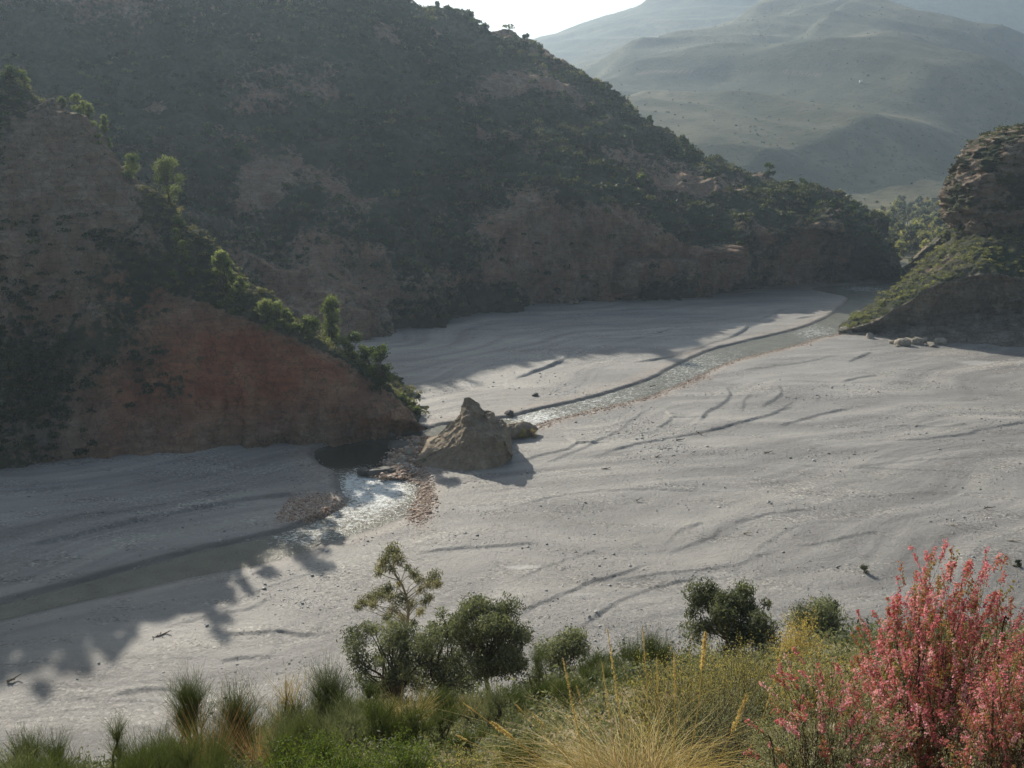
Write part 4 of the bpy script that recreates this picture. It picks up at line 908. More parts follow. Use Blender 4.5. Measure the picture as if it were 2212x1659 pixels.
# --- trees of the valley floor in the gap
vp = [make_tree('tree', (0, 900, 0), 7, 7, 'dull green tree of the wood in the valley gap', 'tree', 'slopegreen', 'round', 420, .7, 351, nl=8, group='trees in the valley gap', tint=.75),
      make_tree('tree', (0, 900, 0), 9, 7, 'dull green tree of the wood in the valley gap', 'tree', 'scrub', 'round', 420, .7, 352, nl=9, group='trees in the valley gap', tint=.75),
      make_tree('autumn_tree', (0, 900, 0), 9, 6, 'yellow autumn tree', 'tree', 'yellow', 'tall', 420, .7, 353, nl=9, group='yellow trees in the valley gap', tint=.5)]
used = set()
for i in range(270):
    px = rng.uniform(1850, 2110); py = 452 + 128 * rng.uniform(0, 1) ** 1.5
    if py < 452 + (px < 1930) * 20: continue
    g = G(px, py); g[2] = max(0, (g[1] - 460) * .004)
    if g[1] < 425: continue
    k = i % 2; s_ = rng.uniform(.7, 1.5)
    if k not in used:
        used.add(k); vp[k].location = tuple(g); continue
    copy_thing(vp[k], g, 'dull green tree of the wood in the valley gap', rng.uniform(0, 6), s_)
for i, (x, y, s_, lab) in enumerate([(1868, 466, .9, 'pale orange autumn tree at the end of the dark ridge'), (1908, 468, .8, 'slim pale yellow tree right of the orange one'), (2001, 448, .95, 'rounded yellow tree farthest back in the valley'), (2028, 482, 1.0, 'brightest yellow tree close to the crag'), (1985, 500, .8, 'golden tree in the middle of the wood'), (2008, 505, .7, 'low golden tree right of the middle one'), (1965, 520, .6, 'small ochre tree above the river bend')]):
    g = G(x, y); g[2] = max(0, (g[1] - 460) * .004)
    if i == 0: vp[2].location = tuple(g); vp[2]['label'] = lab; vp[2].scale = (s_,) * 3
    else: copy_thing(vp[2], g, lab, i * 1.3, s_)
# tiny white hut on the mountain
hp = sMT.at(1860, 178, 12)
hb = MB()
def box(mb, c, s_, t=.5):
    c = np.array(c, float); s_ = np.array(s_, float) / 2
    V = np.array([(x, y, z) for z in (-1, 1) for x, y in ((-1, -1), (1, -1), (1, 1), (-1, 1))]) * s_ + c
    mb.add(V, np.array([(0, 3, 2, 1), (4, 5, 6, 7), (0, 1, 5, 4), (1, 2, 6, 5), (2, 3, 7, 6), (3, 0, 4, 7)]), t)
hut = empty('hut', hp, 'tiny white hut alone on the far mountainside', 'hut')
hut.scale = (.7, .7, .7)
box(hb, (0, 0, 2.2), (5, 4, 5.0)); hb.build('wall', 'white', hut)
rb = MB(); rb.add([(-2.8, -2.3, 4.72), (2.8, -2.3, 4.72), (2.8, 0, 6.2), (-2.8, 0, 6.2), (-2.8, 2.3, 4.72), (2.8, 2.3, 4.72)], np.array([(0, 1, 2, 3), (3, 2, 5, 4)])); rb.build('roof', 'wood', hut)
db_ = MB(); box(db_, (.3, -2.02, 1.2), (1.0, .08, 2.1)); db_.build('door', 'wood', hut)

# --- driftwood and small plants lying on the bed
def driftwood(x, y, L, ang, lab, mat='wood', seed=0, z=.1):
    rng = np.random.RandomState(seed); mb = MB(); ca, sa = math.cos(ang), math.sin(ang)
    pts = np.array([(-L / 2, 0, 0), (-L * .15, rng.normal() * .1, .15), (L * .2, rng.normal() * .12, .22), (L / 2, rng.normal() * .1, .45)]); mb.tube(catmull(pts, 9), np.linspace(.13, .04, 9) * L ** .5 * .8, 6)
    for k in range(3):
        b = pts[0] * (1 - k / 5) + pts[3] * (k / 5); b[2] = .1
        e = b + np.array((rng.uniform(-.2, .6), rng.uniform(-.5, .5), rng.uniform(.1, .5))) * L * .4; mb.tube([b, (b + e) / 2 + rng.normal(size=3) * .05, e], np.array((.05, .04, .02)) * L ** .5, 5)
    o = mb.build('driftwood', mat); p = G(x, y); o.location = (p[0], p[1], z); o.rotation_euler = (0, 0, ang); tag(o, lab, 'driftwood', 'driftwood on the riverbed'); return o
DW = [(350, 1376, 3.0, .5, 'dark branch on the gravel left of centre, near the tree shadows'), (32, 1470, 2.2, .6, 'dark stick at the left edge of the gravel'),
      (1512, 938, 3.2, -1.0, 'upright brown branch beside the curved channel'), (1470, 952, 2.6, .1, 'low brown snag left of the upright branch'),
      (1422, 988, 2.0, .4, 'dark root lump on the gravel right of the pinnacle'), (1380, 1082, 1.4, .2, 'dark stick below the pinnacle shadow tip'),
      (2138, 1100, 2.2, -.5, 'dark twisted branch on the smooth gravel above the pink bush'), (1412, 836, 3.0, .2, 'brown snag caught on the river bank'),
      (1425, 720, 3.5, 0, 'brown debris on the shaded gravel across the river'), (1310, 1015, 2.4, .1, 'thin brown log lying flat near the pinnacle'), 
      (1660, 980, 2.4, 0, 'thin brown log on the wide gravel plain'), (690, 1180, 1.2, .2, 'small brown stick just below the glittering water'),
      (2075, 920, 2.5, .1, 'flat brown stick toward the right edge')]
for i, (x, y, L, a, lab) in enumerate(DW): driftwood(x, y, L * .6, a, lab, seed=400 + i)
for i, (x, y, L, a, lab) in enumerate([(2190, 1172, 1.6, -.3, 'bleached stick above the pink bush at the right edge'), (2062, 1138, 1.2, -1.2, 'short bleached stick above the pink bush tip'), (1616, 1155, 1.2, -.4, 'bleached stick in the middle of the wide gravel'), (1978, 922, 1.2, .9, 'bleached twig on the far right gravel')]):
    driftwood(x, y, L, a, lab, 'palewood', 430 + i)
def bed_bush(x, y, w_, h, lab, mat='greygreen', seed=0, tint=.3):
    p = G(x, y); m_ = mpp(p[1]) * 1.1; return make_tree('bush', p, h * m_, w_ * m_, lab, 'bush', mat, 'bush', 700, .10, seed, nl=7, base_clear=.05, tint=tint, sink=.1)
bed_bush(1866, 1238, 26, 20, 'dark green shrub alone on the gravel left of the pink bush', 'olive', 441)
bed_bush(2198, 1226, 20, 16, 'sparse dark shrub on the gravel at the right edge', 'scrub', 442)
bed_bush(1128, 948, 30, 20, 'yellowish tuft on the tan rock beside the pinnacle', 'yellowgreen', 443, .5)
bed_bush(1148, 944, 34, 18, 'dry pale shrub at the right end of the tan rock', 'straw', 444, .4)
bed_bush(918, 1005, 16, 16, 'little green tuft at the left foot of the pinnacle', 'olive', 445, .6)
# ------------------------------------------------------------------ foreground plants on the near slope
def NP(px, y):
    z = EYE - 2 - .5 * y
    for _ in range(6):
        x = (px - 1106) / FPX * (y * cp - (z - EYE) * sp); z = float(slope_z(x, y))
    return np.array((x, y, z))
def size_at(px, top, y, wpx):
    p = NP(px, y); H = A(px, top, y)[2] - p[2]; dep = y * cp - (p[2] + H * .5 - EYE) * sp
    return p, max(H, .2), wpx * dep / FPX
def arcs(n, base, spread, L, rng, droop=.5, k=6, lean=.5, jit=.12):
    """grass blades and whips: root points in a disc, leaning outward and drooping"""
    a = rng.uniform(0, 2 * np.pi, n); r = spread * np.sqrt(rng.uniform(0, 1, n)); R = np.stack([np.cos(a) * r, np.sin(a) * r, np.zeros(n)], -1) + base
    o = np.stack([np.cos(a), np.sin(a), np.zeros(n)], -1) * (lean * rng.uniform(.1, 1.3, n))[:, None] + rng.normal(size=(n, 3)) * jit * np.array((1, 1, 0))
    d = o + np.array((0, 0, 1)); d /= np.linalg.norm(d, axis=1)[:, None]; L = L * rng.uniform(.45, 1.1, n)
    s = np.linspace(0, 1, k)[None, :, None]; hz = o / (np.linalg.norm(o, axis=1)[:, None] + 1e-6)
    P = R[:, None] + d[:, None] * (L[:, None, None] * s) + hz[:, None] * (L[:, None, None] * s ** 2 * droop * .5) - np.array((0, 0, 1)) * (L[:, None, None] * s ** 2.2 * droop * .55 * rng.uniform(.5, 1.3, n)[:, None, None])
    return P
# trees
def place_tree(px, top, y, wpx, label, **k):
    p, H, Wd = size_at(px, top, y, wpx); return make_tree(k.pop('name', 'olive_tree'), p, H, Wd, label, **k)
place_tree(1058, 1300, 40, 215, 'largest round dark tree by the bed, its forked trunk showing below the crown', mat='olive', nleaf=26000, leaf=.085, seed=501, nl=46, base_clear=.34, tint=.42, tv=.3)
place_tree(850, 1340, 44, 200, 'bushy dark tree under the eucalyptus, leftmost of the riverside trees', mat='olive', nleaf=20000, leaf=.085, seed=502, nl=36, base_clear=.2, tint=.42, tv=.3)
place_tree(958, 1312, 43, 210, 'dull green tree filling the space between the leftmost and the largest tree', mat='olive', nleaf=16000, leaf=.085, seed=503, nl=30, base_clear=.2, tint=.5, tv=.3)
place_tree(1225, 1372, 37, 155, 'low rounded green tree right of the largest tree', mat='olive', nleaf=7000, leaf=.08, seed=504, nl=14, base_clear=.15, tint=.62, tv=.3)
place_tree(1572, 1274, 40, 205, 'dark spreading tree standing clear against the gravel behind the yellow bush', mat='olive', nleaf=22000, leaf=.085, seed=505, nl=36, base_clear=.35, tint=.28, tv=.28)
place_tree(1765, 1298, 41, 160, 'dark tree half hidden left of the pink bush', mat='olive', nleaf=8000, leaf=.085, seed=506, nl=16, base_clear=.25, tint=.3, tv=.28)
place_tree(2222, 1268, 46, 60, 'dark tree top cut by the right edge', mat='olive', nleaf=2500, leaf=.085, seed=507, nl=10, base_clear=.25, tint=.3)
def eucalyptus():
    rng = np.random.RandomState(77); y = 54; p = NP(868, y); root = empty('eucalyptus_tree', p, 'tall thin eucalyptus with tufted open crown rising above the dark trees', 'tree')
    def Q(x, yy, dy=0): w = A(x, yy, y + dy); return w - p
    tb = MB(); cb = MB()
    tk = [np.array((0, 0, -.4)), Q(866, 1440), Q(874, 1380), Q(882, 1320), Q(872, 1272), Q(852, 1235), Q(848, 1198)]
    tb.tube(catmull(tk, 30), np.linspace(.15, .035, 30), 8)
    C = [(848, 1190, 20, 0), (835, 1205, 16, .4), (862, 1208, 16, -.4), (826, 1222, 17, .3), (818, 1238, 11, -.3), (846, 1228, 12, .2), (880, 1226, 10, .3), (893, 1240, 13, -.2), (905, 1252, 12, .4),
         (938, 1245, 17, 0), (926, 1262, 14, .5), (945, 1262, 12, -.5), (908, 1275, 12, .1), (862, 1262, 10, .4), (838, 1272, 14, -.5), (820, 1284, 19, .2), (800, 1292, 16, .5), (782, 1302, 14, 0), (772, 1312, 9, .3), (805, 1308, 12, -.4), (845, 1290, 17, .6),
         (868, 1295, 17, -.6), (888, 1305, 15, .2), (918, 1300, 13, -.2), (928, 1290, 11, .4), (908, 1322, 11, .3), (850, 1318, 14, .2), (836, 1334, 12, -.2), (868, 1335, 14, .5), (895, 1345, 10, -.3), (848, 1350, 10, .2)]
    hub = catmull(tk, 40); cc = []; rr_ = []
    for x, yy, r, dy in C:
        c = Q(x, yy, dy * 2.2); r_ = r * 60 / FPX * 1.08
        h = hub[(hub[:, 2] < c[2] - .3)]; h = h[-1] if len(h) else hub[8]
        k = hub[np.argmin(np.abs(hub[:, 2] - (c[2] - .35 * np.linalg.norm(c[:2] - h[:2]) - .5)))]
        tb.tube(catmull([k, (k + c) / 2 + rng.normal(size=3) * .12 + np.array((0, 0, .15)), c], 8), np.linspace(.036, .012, 8), 5)
        cc.append(c); rr_.append(r_)
    cc = np.array(cc); rr_ = np.array(rr_)
    lobes_leaves(cb, cc, rr_, 9500, .10, rng, .55, .35, up=-.9, flat=.9, shell=.5, aspect=.28)
    tb.build('trunk', 'palebark', root); cb.build('crown', 'euc', root)
eucalyptus()

def broom(px, top, y, wpx, label, seed, n=420, mat='broom', cat='shrub', group='broom shrubs on the near slope', bare=0.0, tint=.45, name='broom_shrub', heads=6, w=.007, lean=.35):
    p, H, Wd = size_at(px, top, y, wpx); rng = np.random.RandomState(seed); root = empty(name, p, label, cat, group)
    tb = MB(); sb = MB(); R = Wd / 2
    for i in range(heads):
        a = i * 2.4 + rng.uniform(-.4, .4); rr0 = R * rng.uniform(.1, .6) * (i > 0)
        hp_ = np.array((math.cos(a) * rr0, math.sin(a) * rr0, H * (bare + (.55 if i == 0 else rng.uniform(.02, .52)) * (1 - bare))))
        tb.tube(catmull([np.array((0, 0, -.1)) + rng.normal(size=3) * .03, hp_ * np.array((.45, .45, .6)) + rng.normal(size=3) * .05 * H, hp_], 7), np.linspace(.030, .012, 7) * max(H, .8) ** .5, 5)
        top_ = min(H - hp_[2], H * .62) * (1 if i == 0 else rng.uniform(.6, 1.0)); m = n // heads
        P = arcs(m, hp_, R * .10, top_ * (1.0 if i == 0 else rng.uniform(.7, 1.0)), rng, droop=rng.uniform(.05, .4), k=5, lean=lean * rng.uniform(.7, 1.9))
        sb.strands(P, w * rng.uniform(.7, 1.4, m), np.clip(rng.normal(tint, .2, m), 0, 1))
        # side twigs
        j = rng.randint(1, 4, m * 2); q_ = P[rng.randint(0, m, m * 2), j]; L2 = top_ * .30
        D = rng.normal(size=(m * 2, 3)) * .38 + np.array((0, 0, 1)); s = np.linspace(0, 1, 3)[None, :, None]
        sb.strands(q_[:, None] + D[:, None] * s * (L2 * rng.uniform(.4, 1.2, m * 2))[:, None, None], w * .7, np.clip(rng.normal(tint + .05, .2, m * 2), 0, 1))
    tb.build('stem', 'bark', root); sb.build('foliage', mat, root); return root
BR = [(428, 1436, 21, 90, 'tall broom on two long bare stems, leaning over the gravel', .45, .42, 520), (520, 1455, 19, 100, 'dense dark broom just right of the one on bare stems', .12, .35, 700), (712, 1414, 23, 84, 'tallest upright broom, spiky top against the gravel', .1, .4, 520),
      (640, 1492, 22, 110, 'low wide broom left of the tallest spiky one', .05, .4, 500), (752, 1480, 22, 80, 'broom at the right foot of the tallest spiky one', .05, .42, 420), (66, 1572, 15, 110, 'dark broom in the bottom left corner', .05, .35, 500), (140, 1572, 16, 60, 'small broom next to the bottom left corner one', .05, .4, 320),
      (272, 1536, 17, 46, 'thin wispy broom on a single bare stem', .4, .6, 130), (1085, 1530, 26, 120, 'broom below the trunk of the largest tree', .02, .4, 420), (1180, 1478, 24, 150, 'broad dark green broom left of the seed stems', .02, .35, 700), (1290, 1400, 27, 140, 'upright broom behind the leftmost seed stems', .02, .38, 620),
      (1400, 1352, 30, 190, 'wide dark broom mass between the low rounded tree and the dark spreading one', .02, .35, 900), (960, 1500, 25, 130, 'grey green broom in front of the dull green tree', .02, .55, 520), (620, 1565, 13, 110, 'broom above the bright green shrubs', .02, .42, 500),
      (330, 1600, 13, 100, 'low broom at the bottom edge left of the rusty grass', .02, .45, 380), (1010, 1580, 14, 140, 'broom in the middle of the bottom slope', .02, .5, 520), (870, 1560, 16, 120, 'thin broom over the bright green shrubs on the right', .02, .5, 420), (200, 1625, 11, 90, 'low dark broom at the bottom edge, second from the corner', .02, .35, 340),
      (480, 1600, 11, 70, 'dark low broom under the rusty grass', .02, .3, 300), (1130, 1600, 10, 150, 'dark broom left of the grass clump', .02, .4, 420), (1160, 1380, 33, 60, 'slim broom at the right of the largest tree', .02, .45, 200)]
for i, (px, top, y, w_, lab, bare, ti, n) in enumerate(BR): broom(px, top - 4, y, w_ * 1.1, lab, 600 + i, int(n * 2.0), bare=bare, tint=ti, heads=13 if w_ > 60 else 4, w=.0040 if y > 14 else .0030)
rb_ = np.random.RandomState(55)
for i in range(48):
    px = rb_.uniform(-20, 1330); yv = np.interp(px, [0, 300, 600, 900, 1330], [15, 17, 23, 26, 27]) * rb_.uniform(.62, 1.05)
    top = np.interp(px, [0, 300, 600, 900, 1330], [1598, 1585, 1490, 1480, 1412]) + rb_.uniform(-10, 50)
    broom(px, top, yv, rb_.uniform(90, 170), 'shrub in the thick green band along the lip of the near slope', 900 + i, 420, bare=.02, tint=rb_.uniform(.3, .65), heads=10, w=.0048, lean=.5, mat=['broom', 'broom', 'olive'][i % 3], group='shrubs in the band along the lip of the slope')
broom(628, 1428, 22, 60, 'dead twiggy shrub leaning left beside the tallest spiky broom', 640, 110, 'straw', bare=.2, tint=.15, heads=4, name='dead_shrub')
broom(800, 1460, 25, 70, 'dark reddish broom right of the tallest spiky one', 641, 260, 'broom', bare=.1, tint=.25, heads=4)

def tuft(px, top, y, wpx, label, seed, n, mat='grass', tint=.6, droop=.9, lean=.7, w=.004, name='grass_clump', cat='grass clump', group=None, k=7, root=None, curl=0):
    p, H, Wd = size_at(px, top, y, wpx); rng = np.random.RandomState(seed)
    mb = MB(); P = arcs(n, np.zeros(3), Wd * .3, H * (1.35 if not curl else 1.1), rng, droop, k, lean * Wd / (2 * H + .01) * .9, .12 if not curl else .38)
    if curl:
        u_ = np.linspace(0, 1, k)[None, :, None]; ph = rng.uniform(0, 6.28, (n, 1, 3)); P = P + curl * u_ ** 1.3 * np.sin(u_ * rng.uniform(2, 7, (n, 1, 1)) + ph) * np.array((1, 1, .8))
    mb.strands(P, w * rng.uniform(.6, 1.4, n), np.clip(rng.normal(tint, .22, n), 0, 1))
    if root is not None: return mb.build('blades', mat, root)
    o = mb.build(name, mat); o.location = tuple(p); return tag(o, label, cat, group)
tuft(462, 1560, 18, 50, 'rusty orange dry grass between the two left brooms', 651, 420, 'rust', .5, .3, .5, .006, group='dry grass patches')
tuft(565, 1585, 17, 45, 'rusty grass right of the dense dark broom', 652, 260, 'rust', .6, .3, .5, .006, group='dry grass patches')
tuft(880, 1510, 24, 110, 'pale dry thicket below the leftmost riverside tree', 653, 500, 'straw', .35, .5, .6, .007, group='dry grass patches')
tuft(1010, 1520, 26, 100, 'pale dry grass left of the largest tree trunk', 654, 500, 'straw', .3, .5, .6, .007, group='dry grass patches')
tuft(1170, 1650, 6.5, 130, 'yellow green tuft at the bottom edge left of the grass clump', 655, 600, 'grass', .45, .6, .6, .003, group='dry grass patches')
# the big grass clump with seed stems
pc, Hc, Wc = size_at(1385, 1560, 6.0, 240)
gc = empty('grass_clump', pc, 'big curly straw coloured grass clump with long plumed seed stems', 'grass clump')
tuft(1385, 1558, 6.0, 280, '', 661, 2800, 'straw', .78, 2.0, 1.0, .0022, root=gc, k=12, curl=.10)
rng = np.random.RandomState(19); mb = MB(); P = arcs(450, np.zeros(3), Wc * .25, Hc * .75, rng, .9, 7, .6); mb.strands(P, .0025, rng.uniform(.2, .7, 450)); mb.build('green_blades', 'grass', gc)
for i, (tx, ty_, bx, by, pl, r) in enumerate([(1216, 1422, 1300, 1640, .5, .008), (1312, 1358, 1375, 1640, .45, .008), (1388, 1350, 1410, 1640, .22, .005), (1300, 1430, 1352, 1640, .4, .006), (1524, 1366, 1462, 1640, .2, .013), (1706, 1340, 1550, 1640, .42, .007), (1614, 1502, 1470, 1640, .3, .012), (1456, 1408, 1445, 1640, .3, .007),
                                               (1062, 1560, 1310, 1650, .22, .011), (985, 1588, 1300, 1655, .12, .006), (1000, 1518, 1310, 1640, .1, .004), (1150, 1540, 1320, 1640, .2, .006), (1112, 1520, 1330, 1640, .1, .004), (1418, 1420, 1420, 1640, .25, .005), (1245, 1480, 1340, 1640, .12, .004)]):
    y = 6.0 + rng.uniform(-.5, .5); b = A(bx, by, 6.0) - pc; e = A(tx, ty_, y) - pc; b[2] = min(b[2], .05)
    mid = (b + e) / 2 + np.array((-.02 * (1306 - tx) / 100, 0, .10 if tx < 1200 else .03))
    pts = catmull([b, mid, e], 22); mb = MB(); n_ = len(pts); mb.tube(pts, np.linspace(.0036, .0022, n_), 4, .8)
    k0 = int(n_ * (1 - pl)); K = 260; s_ = rng.uniform(0, 1, K); ii = k0 + s_ * (n_ - 1 - k0); j0 = ii.astype(int).clip(0, n_ - 2); C = pts[j0] + (pts[j0 + 1] - pts[j0]) * (ii - j0)[:, None]
    env = np.sin(np.pi * np.clip(s_ * .92 + .08, 0, 1)) ** .6
    mb.leaves(C + rng.normal(size=(K, 3)) * (r * .75 * env)[:, None], r * 1.1, rng, rng.uniform(.75, 1, K), up=1.2, aspect=.3)
    mb.build('seed_stem', 'straw', gc)

def sprig_bush(px, top, y, wpx, label, seed, nshoot, per, leaf, mat, bud=None, budn=0, budsz=.007, dome=.8, name='bush', tint=.5, shoot=.3, tv=.2, lim=16, group=None, budlow=.3, upb=.9, skew=(0, 0), cat='bush', out=1.0):
    p, H, Wd = size_at(px, top, y, wpx); rng = np.random.RandomState(seed); root = empty(name, p, label, cat, group); R = Wd / 2
    wb, lb, bb = MB(), MB(), MB()
    d = rng.normal(size=(nshoot, 3)); d[:, 2] = np.abs(d[:, 2]); d /= np.linalg.norm(d, axis=1)[:, None]
    lump = 1 + .15 * pn(d * 2.2 + seed) + .12 * pn(d * 6 + seed)
    rad = (rng.uniform(0, 1, nshoot) ** .45)[:, None] * lump[:, None]
    L = shoot * rng.uniform(.5, 1.25, nshoot)
    C = d * rad * np.array((R - shoot * .3, R - shoot * .3, max(H - shoot * .8, .1))); C[:, :2] += C[:, 2:3] / H * np.array(skew)
    D = d * np.array((out, out, .3)) * .75 + np.array((0, 0, upb)) + rng.normal(size=(nshoot, 3)) * .22; D /= np.linalg.norm(D, axis=1)[:, None]
    s = np.linspace(0, 1, 5)[None, :, None]; bend = rng.normal(size=(nshoot, 3)) * .08
    P = C[:, None] + D[:, None] * s * L[:, None, None] + bend[:, None] * s ** 2 * L[:, None, None] + np.array((0, 0, 1)) * s ** 2 * L[:, None, None] * .12
    wb.strands(P, .0022, .4)
    k = rng.choice(nshoot, lim, replace=False)
    for i in k:
        e = C[i]; m1 = e * np.array((.45, .45, .3)) + rng.normal(size=3) * .05 * H
        wb.tube(catmull([rng.normal(size=3) * .03, m1, e, P[i, 2]], 10), np.linspace(.008, .002, 10) * (H ** .5), 5, .2)
    # thin connecting twigs from each shoot back into the bush
    Q = C * .62 + rng.normal(size=(nshoot, 3)) * .06 * H; wb.strands(np.stack([Q, (Q + C) / 2 + rng.normal(size=(nshoot, 3)) * .02, C], 1), .0022, .3)
    n = nshoot * per; i = np.repeat(np.arange(nshoot), per); u = rng.uniform(0, 1, n); j = np.minimum((u * 4).astype(int), 3); f = u * 4 - j
    X = P[i, j] * (1 - f)[:, None] + P[i, j + 1] * f[:, None]
    tone = np.clip(tint + rng.normal(0, tv, nshoot)[i] + rng.normal(0, .12, n), 0, 1)
    lb.leaves(X + rng.normal(size=(n, 3)) * leaf * .9, leaf * rng.uniform(.6, 1.2, n), rng, tone, up=.8, aspect=.38)
    if bud:
        hgt = C[:, 2] / H + .25 * rng.normal(size=nshoot); wgt = np.clip(sst(budlow, budlow + .35, hgt), .04, 1); on = rng.uniform(0, 1, nshoot) < wgt
        i = np.repeat(np.where(on)[0], budn); n = len(i); u = 1 - rng.uniform(0, 1, n) ** 1.4 * .95; u = np.clip(u, .02, 1); j = np.minimum((u * 4).astype(int), 3); f = u * 4 - j
        X = P[i, j] * (1 - f)[:, None] + P[i, j + 1] * f[:, None] + rng.normal(size=(n, 3)) * budsz * 1.1
        tone = np.clip(.55 + rng.normal(0, .28, nshoot)[i] + rng.normal(0, .12, n), 0, 1); sz = budsz * rng.uniform(.6, 1.35, n)
        bb.leaves(X, sz, rng, tone, aspect=.9); bb.leaves(X, sz, rng, tone, aspect=.9)
    wb.build('branches', 'bark', root); lb.build('foliage', mat, root)
    if bud: bb.build('fruits', bud, root)
    return root
sprig_bush(1470, 1402, 11, 270, 'pale yellow green bush right behind the seed stems', 701, 900, 14, .014, 'yellowgreen', tint=.55, shoot=.45, group='yellow green bushes')
sprig_bush(1600, 1378, 12, 250, 'yellow green bush in front of the dark spreading tree', 702, 900, 14, .014, 'yellowgreen', tint=.5, shoot=.45, group='yellow green bushes')
sprig_bush(1722, 1312, 24, 110, 'golden bush poking up left of the half hidden dark tree', 703, 500, 14, .028, 'yellowgreen', tint=.85, shoot=.6, group='yellow green bushes')
sprig_bush(1760, 1395, 11, 190, 'golden green bush left of the tall pink bush', 704, 700, 14, .014, 'yellowgreen', tint=.75, shoot=.4, group='yellow green bushes')
sprig_bush(1560, 1470, 7.6, 330, 'grey green bush behind the grass clump', 705, 1300, 14, .010, 'greygreen', tint=.6, shoot=.3, group='grey green bushes')
sprig_bush(1420, 1560, 8, 200, 'olive green bush behind the left part of the grass clump', 706, 500, 14, .012, 'yellowgreen', tint=.35, shoot=.3, group='yellow green bushes')
for i, (px, top, y, w_, lab) in enumerate([(630, 1588, 9, 180, 'bright green leafy shrub at the bottom edge, the one farthest left'), (760, 1600, 8.6, 150, 'bright green leafy shrub in the middle of its row'), (880, 1592, 9.5, 160, 'bright green leafy shrub at the right of its row'), (700, 1562, 12, 90, 'small bright shrub behind the bright green row')]):
    sprig_bush(px, top, y, w_, lab, 720 + i, 520, 16, .020, 'bright', tint=.5, shoot=.35, group='bright green shrubs', upb=.6)
sprig_bush(540, 1610, 9, 120, 'dull green shrub left of the bright green row', 730, 400, 14, .018, 'greygreen', tint=.2, shoot=.3, group='grey green bushes')
sprig_bush(1000, 1615, 8, 160, 'dull green shrub right of the bright green row', 731, 500, 14, .014, 'yellowgreen', tint=.25, shoot=.3, group='yellow green bushes')
# the pink fruiting bushes
sprig_bush(1990, 1205, 5.4, 450, 'tall pink fruiting bush whose top stands against the gravel', 741, 2100, 22, .0090, 'greygreen', 'pink', 40, .0072, tint=.65, shoot=.15, name='pink_bush', budlow=.15, upb=1.0, lim=26, group='pink fruiting bushes')
sprig_bush(1770, 1400, 4.7, 400, 'low sprawling grey green bush with sparse pink tips left of the tall pink one', 742, 1700, 26, .009, 'greygreen', 'pink', 34, .0072, tint=.7, shoot=.13, name='pink_bush', budlow=.72, upb=.45, out=1.6, lim=26, group='pink fruiting bushes')
sprig_bush(2180, 1370, 4.2, 360, 'dense reddish bush filling the bottom right corner', 743, 1700, 20, .0075, 'greygreen', 'pink', 26, .0062, tint=.65, shoot=.12, name='pink_bush', budlow=.25, upb=.9, lim=24, group='pink fruiting bushes')
sprig_bush(2150, 1270, 7.5, 150, 'thin reddish shrub behind the right shoulder of the tall pink bush', 744, 160, 8, .010, 'greygreen', 'pink', 14, .008, tint=.5, shoot=.45, name='pink_bush', budlow=.2, upb=1.0, lim=14, group='pink fruiting bushes')
# grass and low scrub covering the slope
rng = np.random.RandomState(33)
def cover(n, label, mat, size, w0, seed, tint, name='grass', blades=12, ymin=2.6, ymax=55, thr=0.0, off=0.):
    rng = np.random.RandomState(seed); y = ymin * (ymax / ymin) ** (rng.uniform(0, 1, n) ** .8); x = y * rng.uniform(-.8, 1.15, n)
    nz = fbm(np.stack([x * .25 + off, y * .25, x * 0], -1), 3); k = nz > thr + rng.uniform(-.25, .25, n); x, y = x[k], y[k]; n = len(x)
    z = slope_z(x, y); sc = size * (.55 + y / 28.) * rng.uniform(.6, 1.3, n); m = n * blades; i = np.repeat(np.arange(n), blades)
    a = rng.uniform(0, 6.28, m); ln = rng.uniform(.1, .8, m); o = np.stack([np.cos(a) * ln, np.sin(a) * ln, np.ones(m)], -1); o /= np.linalg.norm(o, axis=1)[:, None]
    L = sc[i] * rng.uniform(.5, 1.1, m); B = np.stack([x, y, z], -1)[i] + rng.normal(size=(m, 3)) * np.array((1, 1, 0)) * sc[i][:, None] * .22
    s = np.linspace(0, 1, 4)[None, :, None]; P = B[:, None] + o[:, None] * s * L[:, None, None] + np.stack([np.cos(a), np.sin(a), -1.3 * np.ones(m)], -1)[:, None] * (s ** 2) * (L * .28)[:, None, None]
    mb = MB(); t = np.clip(tint + .25 * fbm(np.stack([x * .5, y * .5, x * 0 + 3], -1), 2)[i] * 2 + rng.normal(0, .15, m), 0, 1)
    mb.strands(P, w0 * (.5 + y[i] / 12.), t); return tag(mb.build(name, mat), label, 'grass', kind='stuff')
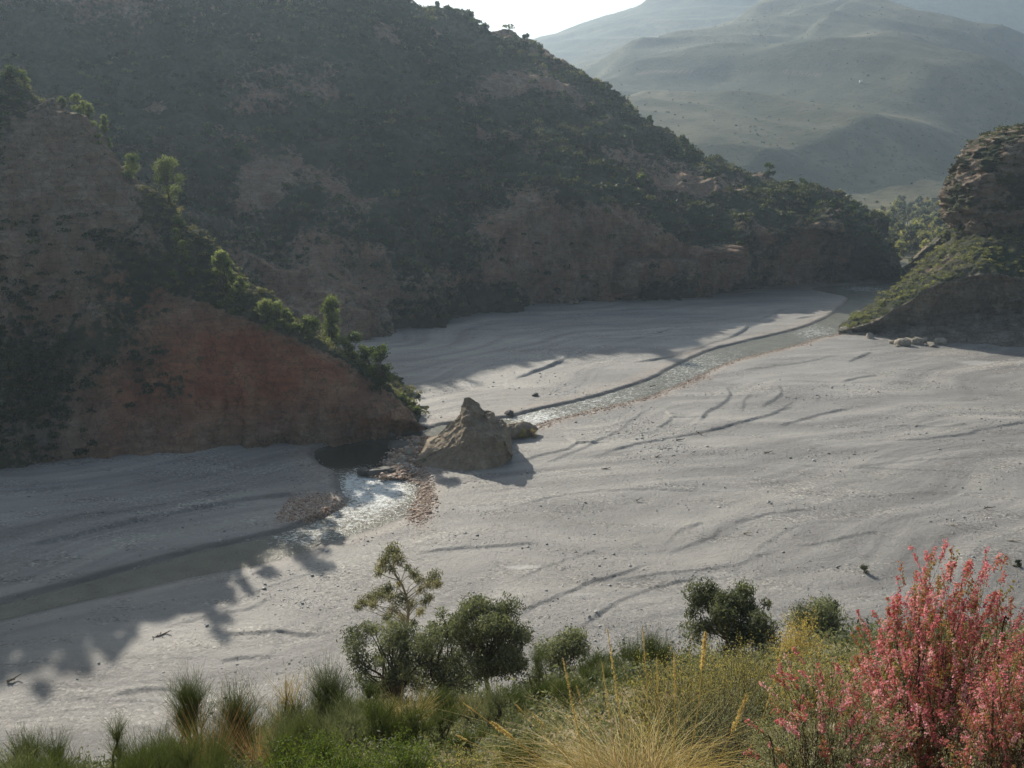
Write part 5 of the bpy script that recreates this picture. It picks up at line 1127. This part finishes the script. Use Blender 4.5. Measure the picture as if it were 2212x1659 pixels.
cover(9500, 'mixed green and dry grass covering the near slope', 'grass', .30, .0028, 801, .42, blades=13, thr=-.25)
cover(5000, 'dry straw grass between the bushes of the near slope', 'straw', .30, .0026, 802, .4, thr=.05, off=50, blades=12)
def undergrowth():
    rng = np.random.RandomState(91); n = 2300; y = 4.5 * (12.) ** (rng.uniform(0, 1, n) ** .75); x = y * rng.uniform(-.7, 1.0, n)
    k = (y > 11) | (x / y < .28) ; x, y = x[k], y[k]; n = len(x)
    z = slope_z(x, y); r = (.10 + .016 * y) * rng.uniform(.6, 1.5, n); per = 110; i = np.repeat(np.arange(n), per)
    d = rng.normal(size=(n * per, 3)); d /= np.linalg.norm(d, axis=1)[:, None]; d[:, 2] = np.abs(d[:, 2])
    C = np.stack([x, y, z], -1)[i] + d * (r[i] * rng.uniform(.3, 1.1, n * per) * (1 + .4 * pn(d * 2 + i[:, None] * .37)))[:, None]
    mb = MB(); mb.leaves(C, r[i] * .11 * rng.uniform(.6, 1.4, n * per), rng, np.clip(rng.uniform(.1, .75, n)[i] + rng.normal(0, .12, n * per), 0, 1), up=.3, aspect=.4)
    tag(mb.build('undergrowth', 'olive'), 'low olive green undergrowth on the near slope', 'undergrowth', kind='stuff')
undergrowth()
# ------------------------------------------------------------------ the air between
def haze():
    m = bpy.data.materials.new('haze'); m.use_nodes = True; t = m.node_tree; t.nodes.clear()
    o = t.nodes.new('ShaderNodeOutputMaterial'); v = t.nodes.new('ShaderNodeVolumePrincipled')
    v.inputs['Density'].default_value = 0.00016; v.inputs['Color'].default_value = (0.64, 0.81, 1.0, 1); v.inputs['Anisotropy'].default_value = 0.45
    t.links.new(v.outputs[0], o.inputs['Volume']); M['haze'] = m
    x0, x1, y0, y1, z0, z1 = -10200, 10200, -60, 9200, -8, max(1400, float(MT[..., 2].max()) + 30)
    mb = MB(); box(mb, ((x0 + x1) / 2, (y0 + y1) / 2, (z0 + z1) / 2), (x1 - x0, y1 - y0, z1 - z0))
    h = mb.build('haze', 'haze'); tag(h, 'thin pale haze filling the valley', 'haze', kind='stuff')
haze()
